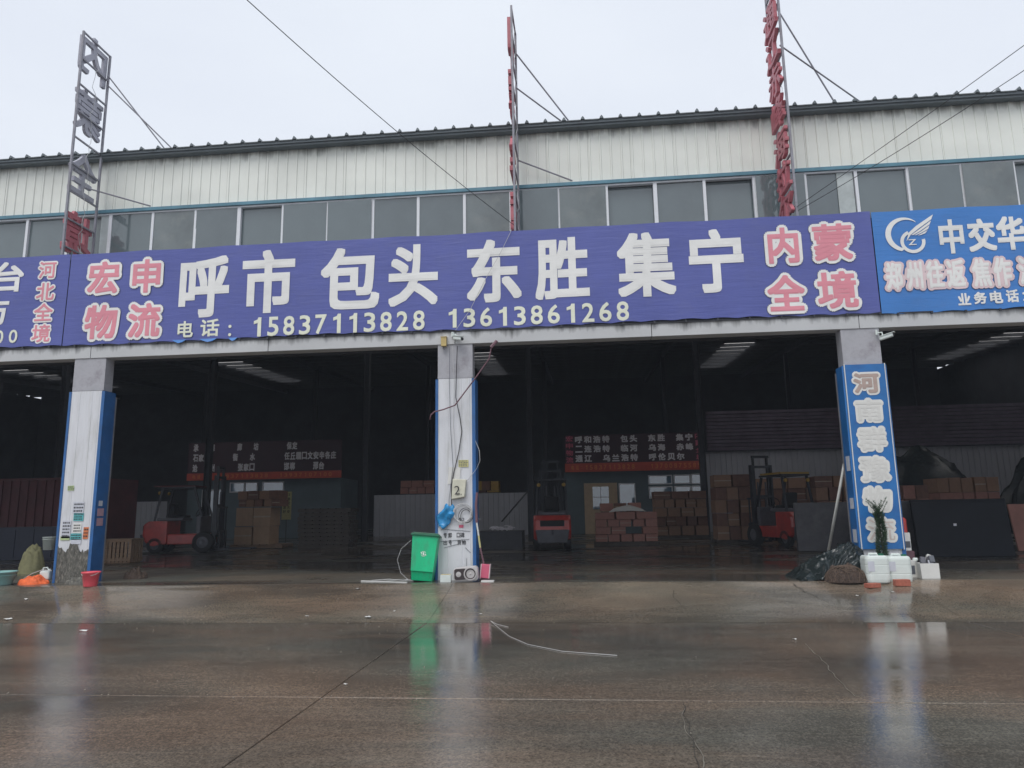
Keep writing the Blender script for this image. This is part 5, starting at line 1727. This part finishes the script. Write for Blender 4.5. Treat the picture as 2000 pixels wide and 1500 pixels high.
for b_i in range(16):
    a = random.uniform(0, 2 * PI)
    base = Vector((0, 0, random.uniform(.95, 1.22)))
    dr = Vector((math.cos(a) * .75, math.sin(a) * .35, random.uniform(.8, 1.4))).normalized()
    L_ = random.uniform(.18, .34)
    for k_ in range(90):
        s_ = random.uniform(0, 1)
        p = base + dr * L_ * s_
        a2 = random.uniform(0, 2 * PI)
        d = (dr + Vector((math.cos(a2), math.sin(a2), random.uniform(-.3, .5))) * .9).normalized()
        needle(p, d, random.uniform(.035, .07) * (1.1 - .5 * s_), .004)
fo = mb.build('foliage', MT['leaf'], t)

# white strips, wires and litter
tag(MB().bar((-4.42, -.12, .012), (-3.42, -.50, .012), .035, .018).build('white_strip', MT['litter']), 'long white strip lying on the ground left of the green bin', 'strip')
for i, pts in enumerate(([(-4.2, .05, .01), (-3.9, .02, .03), (-3.6, -.1, .01), (-3.4, -.1, .01)], [(-4.25, .0, .01), (-3.8, .1, .01), (-3.45, .05, .02), (-3.3, -.1, .01)], [(-3.9, -.2, .01), (-3.6, -.05, .03), (-3.35, -.2, .01)])):
    cable('loose_wire', '%s thin pale wire lying behind the white strip by the green bin' % ORD[i], pts, .006, 'wire_white', group='pale wires by the green bin')
cable('loose_wire', 'long pale wire curling across the wet yard', [(-1.52, -2.85, FZ + .03), (-1.36, -3.3, FZ + .01), (-1.10, -4.1, FZ + .008), (-.80, -4.7, FZ + .008), (-.35, -5.15, FZ + .008), (.3, -5.40, FZ + .008)], .0035, 'wire_white')
cable('loose_wire', 'short doubled end of the pale wire on the wet yard', [(-1.52, -2.85, FZ + .03), (-1.40, -3.05, FZ + .01), (-1.20, -3.3, FZ + .008)], .0035, 'wire_white')
lit = [(-3.56, -2.52, .09, 'crumpled white scrap at the foot of the ramp left of centre'), (-3.2, -2.2, .05, 'tiny white scrap on the ramp left of centre'), (-4.25, -.9, .08, 'white scrap on the ramp top left of the green bin'),
       (-10.35, -1.45, .08, 'white scrap on the ramp at far left'), (-9.72, -2.6, .13, 'flattened white plastic at the left foot of the ramp'), (-7.6, -3.65, .10, 'small white scrap on the yard under the left pillar'),
       (2.60, -4.3, .05, 'tiny white scrap on the yard right of centre'), (-4.6, -2.45, .06, 'small pale scrap near the ramp foot'), (4.40, -1.45, .04, 'tiny white speck on the ramp before the right pillar'),
       (-1.75, -2.35, .04, 'pale crumb on the ramp foot below the middle pillar'), (-2.45, -6.9, .03, 'pale crumb near the long slab joint'), (5.05, -1.25, .035, 'white speck below the white drums')]
for i, (x_, y_, s_, lab) in enumerate(lit):
    vs, fs = [], []
    n = 9
    vs.append((0, 0, s_ * .25))
    for k_ in range(n):
        a = 2 * PI * k_ / n
        r = s_ * random.uniform(.5, 1.1)
        vs.append((r * math.cos(a), r * .7 * math.sin(a), random.uniform(0, .35) * s_))
    for k_ in range(n):
        fs.append((0, 1 + k_, 1 + (k_ + 1) % n))
    o = MB().add(vs, fs).build('litter_scrap', MT['litter'])
    o.location = (x_, y_, rampz(y_) + .006)
    o.scale = (.8, .8, .8)
    tag(o, lab, 'litter', 'scraps of litter')
grit = MB()
rg = random.Random(5)
for k_ in range(420):
    c_ = rg.random()
    if c_ < .45: x_, y_ = rg.uniform(-12, 9), -2.72 + rg.gauss(0, .10)
    elif c_ < .6: x_, y_ = rg.uniform(-9, 6), -7.39 + rg.gauss(0, .05)
    elif c_ < .85: x_, y_ = rg.gauss(-4, 3.5), rg.uniform(-3.6, -.7)
    else: x_, y_ = rg.uniform(-10, 8), rg.uniform(-9, -3)
    s_ = rg.uniform(.004, .013)
    zz = rampz(y_) + .004
    a_ = rg.uniform(0, 6.28)
    grit.add([(x_ + s_ * math.cos(a_), y_ + s_ * math.sin(a_), zz), (x_ + s_ * math.cos(a_ + 2.1), y_ + s_ * math.sin(a_ + 2.1), zz), (x_ + s_ * math.cos(a_ + 4.2), y_ + s_ * math.sin(a_ + 4.2), zz), (x_, y_, zz + s_)], [(0, 1, 3), (1, 2, 3), (2, 0, 3)])
tag(grit.build('grit', MT['filler']), kind='stuff')
t = thing('carton_tray', 'small flattened pale box at the left edge of the ramp foot', 'box', (-10.2, -2.55, rampz(-2.55)), .3)
MB().bb(-.16, .16, -.12, .12, .0, .10).build('tray', MT['carton_light'], t, bevel=.004)
MB().bb(-.15, .15, -.11, .11, .101, .105).build('tray_liner', MT['litter'], t)
mound('debris_heap', 'low dark heap of rubbish at the foot of the left pillar', -10.25, -.12, .7, .35, .10, 'grime', 'rubbish', 11, rough_=.9, fold=.3)
mound('debris_heap', 'dark clutter right of the left pillar behind the red bucket', -9.75, .9, .5, .4, .16, 'net', 'rubbish', 13, rough_=.9, fold=.3)

# strip unused keys on setting empties
for o in (yard, apron):
    for k_ in ('label', 'category'):
        if k_ in o: del o[k_]

# ================================================================== DRIZZLE HAZE
hz = MB().bb(-155, 155, -125, 125, -1.6, 14.0)
hm = bpy.data.materials.new('drizzle_haze')
hm.use_nodes = True
t_ = hm.node_tree
t_.nodes.clear()
o_ = t_.nodes.new('ShaderNodeOutputMaterial')
pv = t_.nodes.new('ShaderNodeVolumePrincipled')
pv.inputs['Color'].default_value = (0.80, 0.88, 1.0, 1)
pv.inputs['Density'].default_value = 0.0013
t_.links.new(pv.outputs[0], o_.inputs['Volume'])
tag(hz.build('haze', hm), kind='stuff')
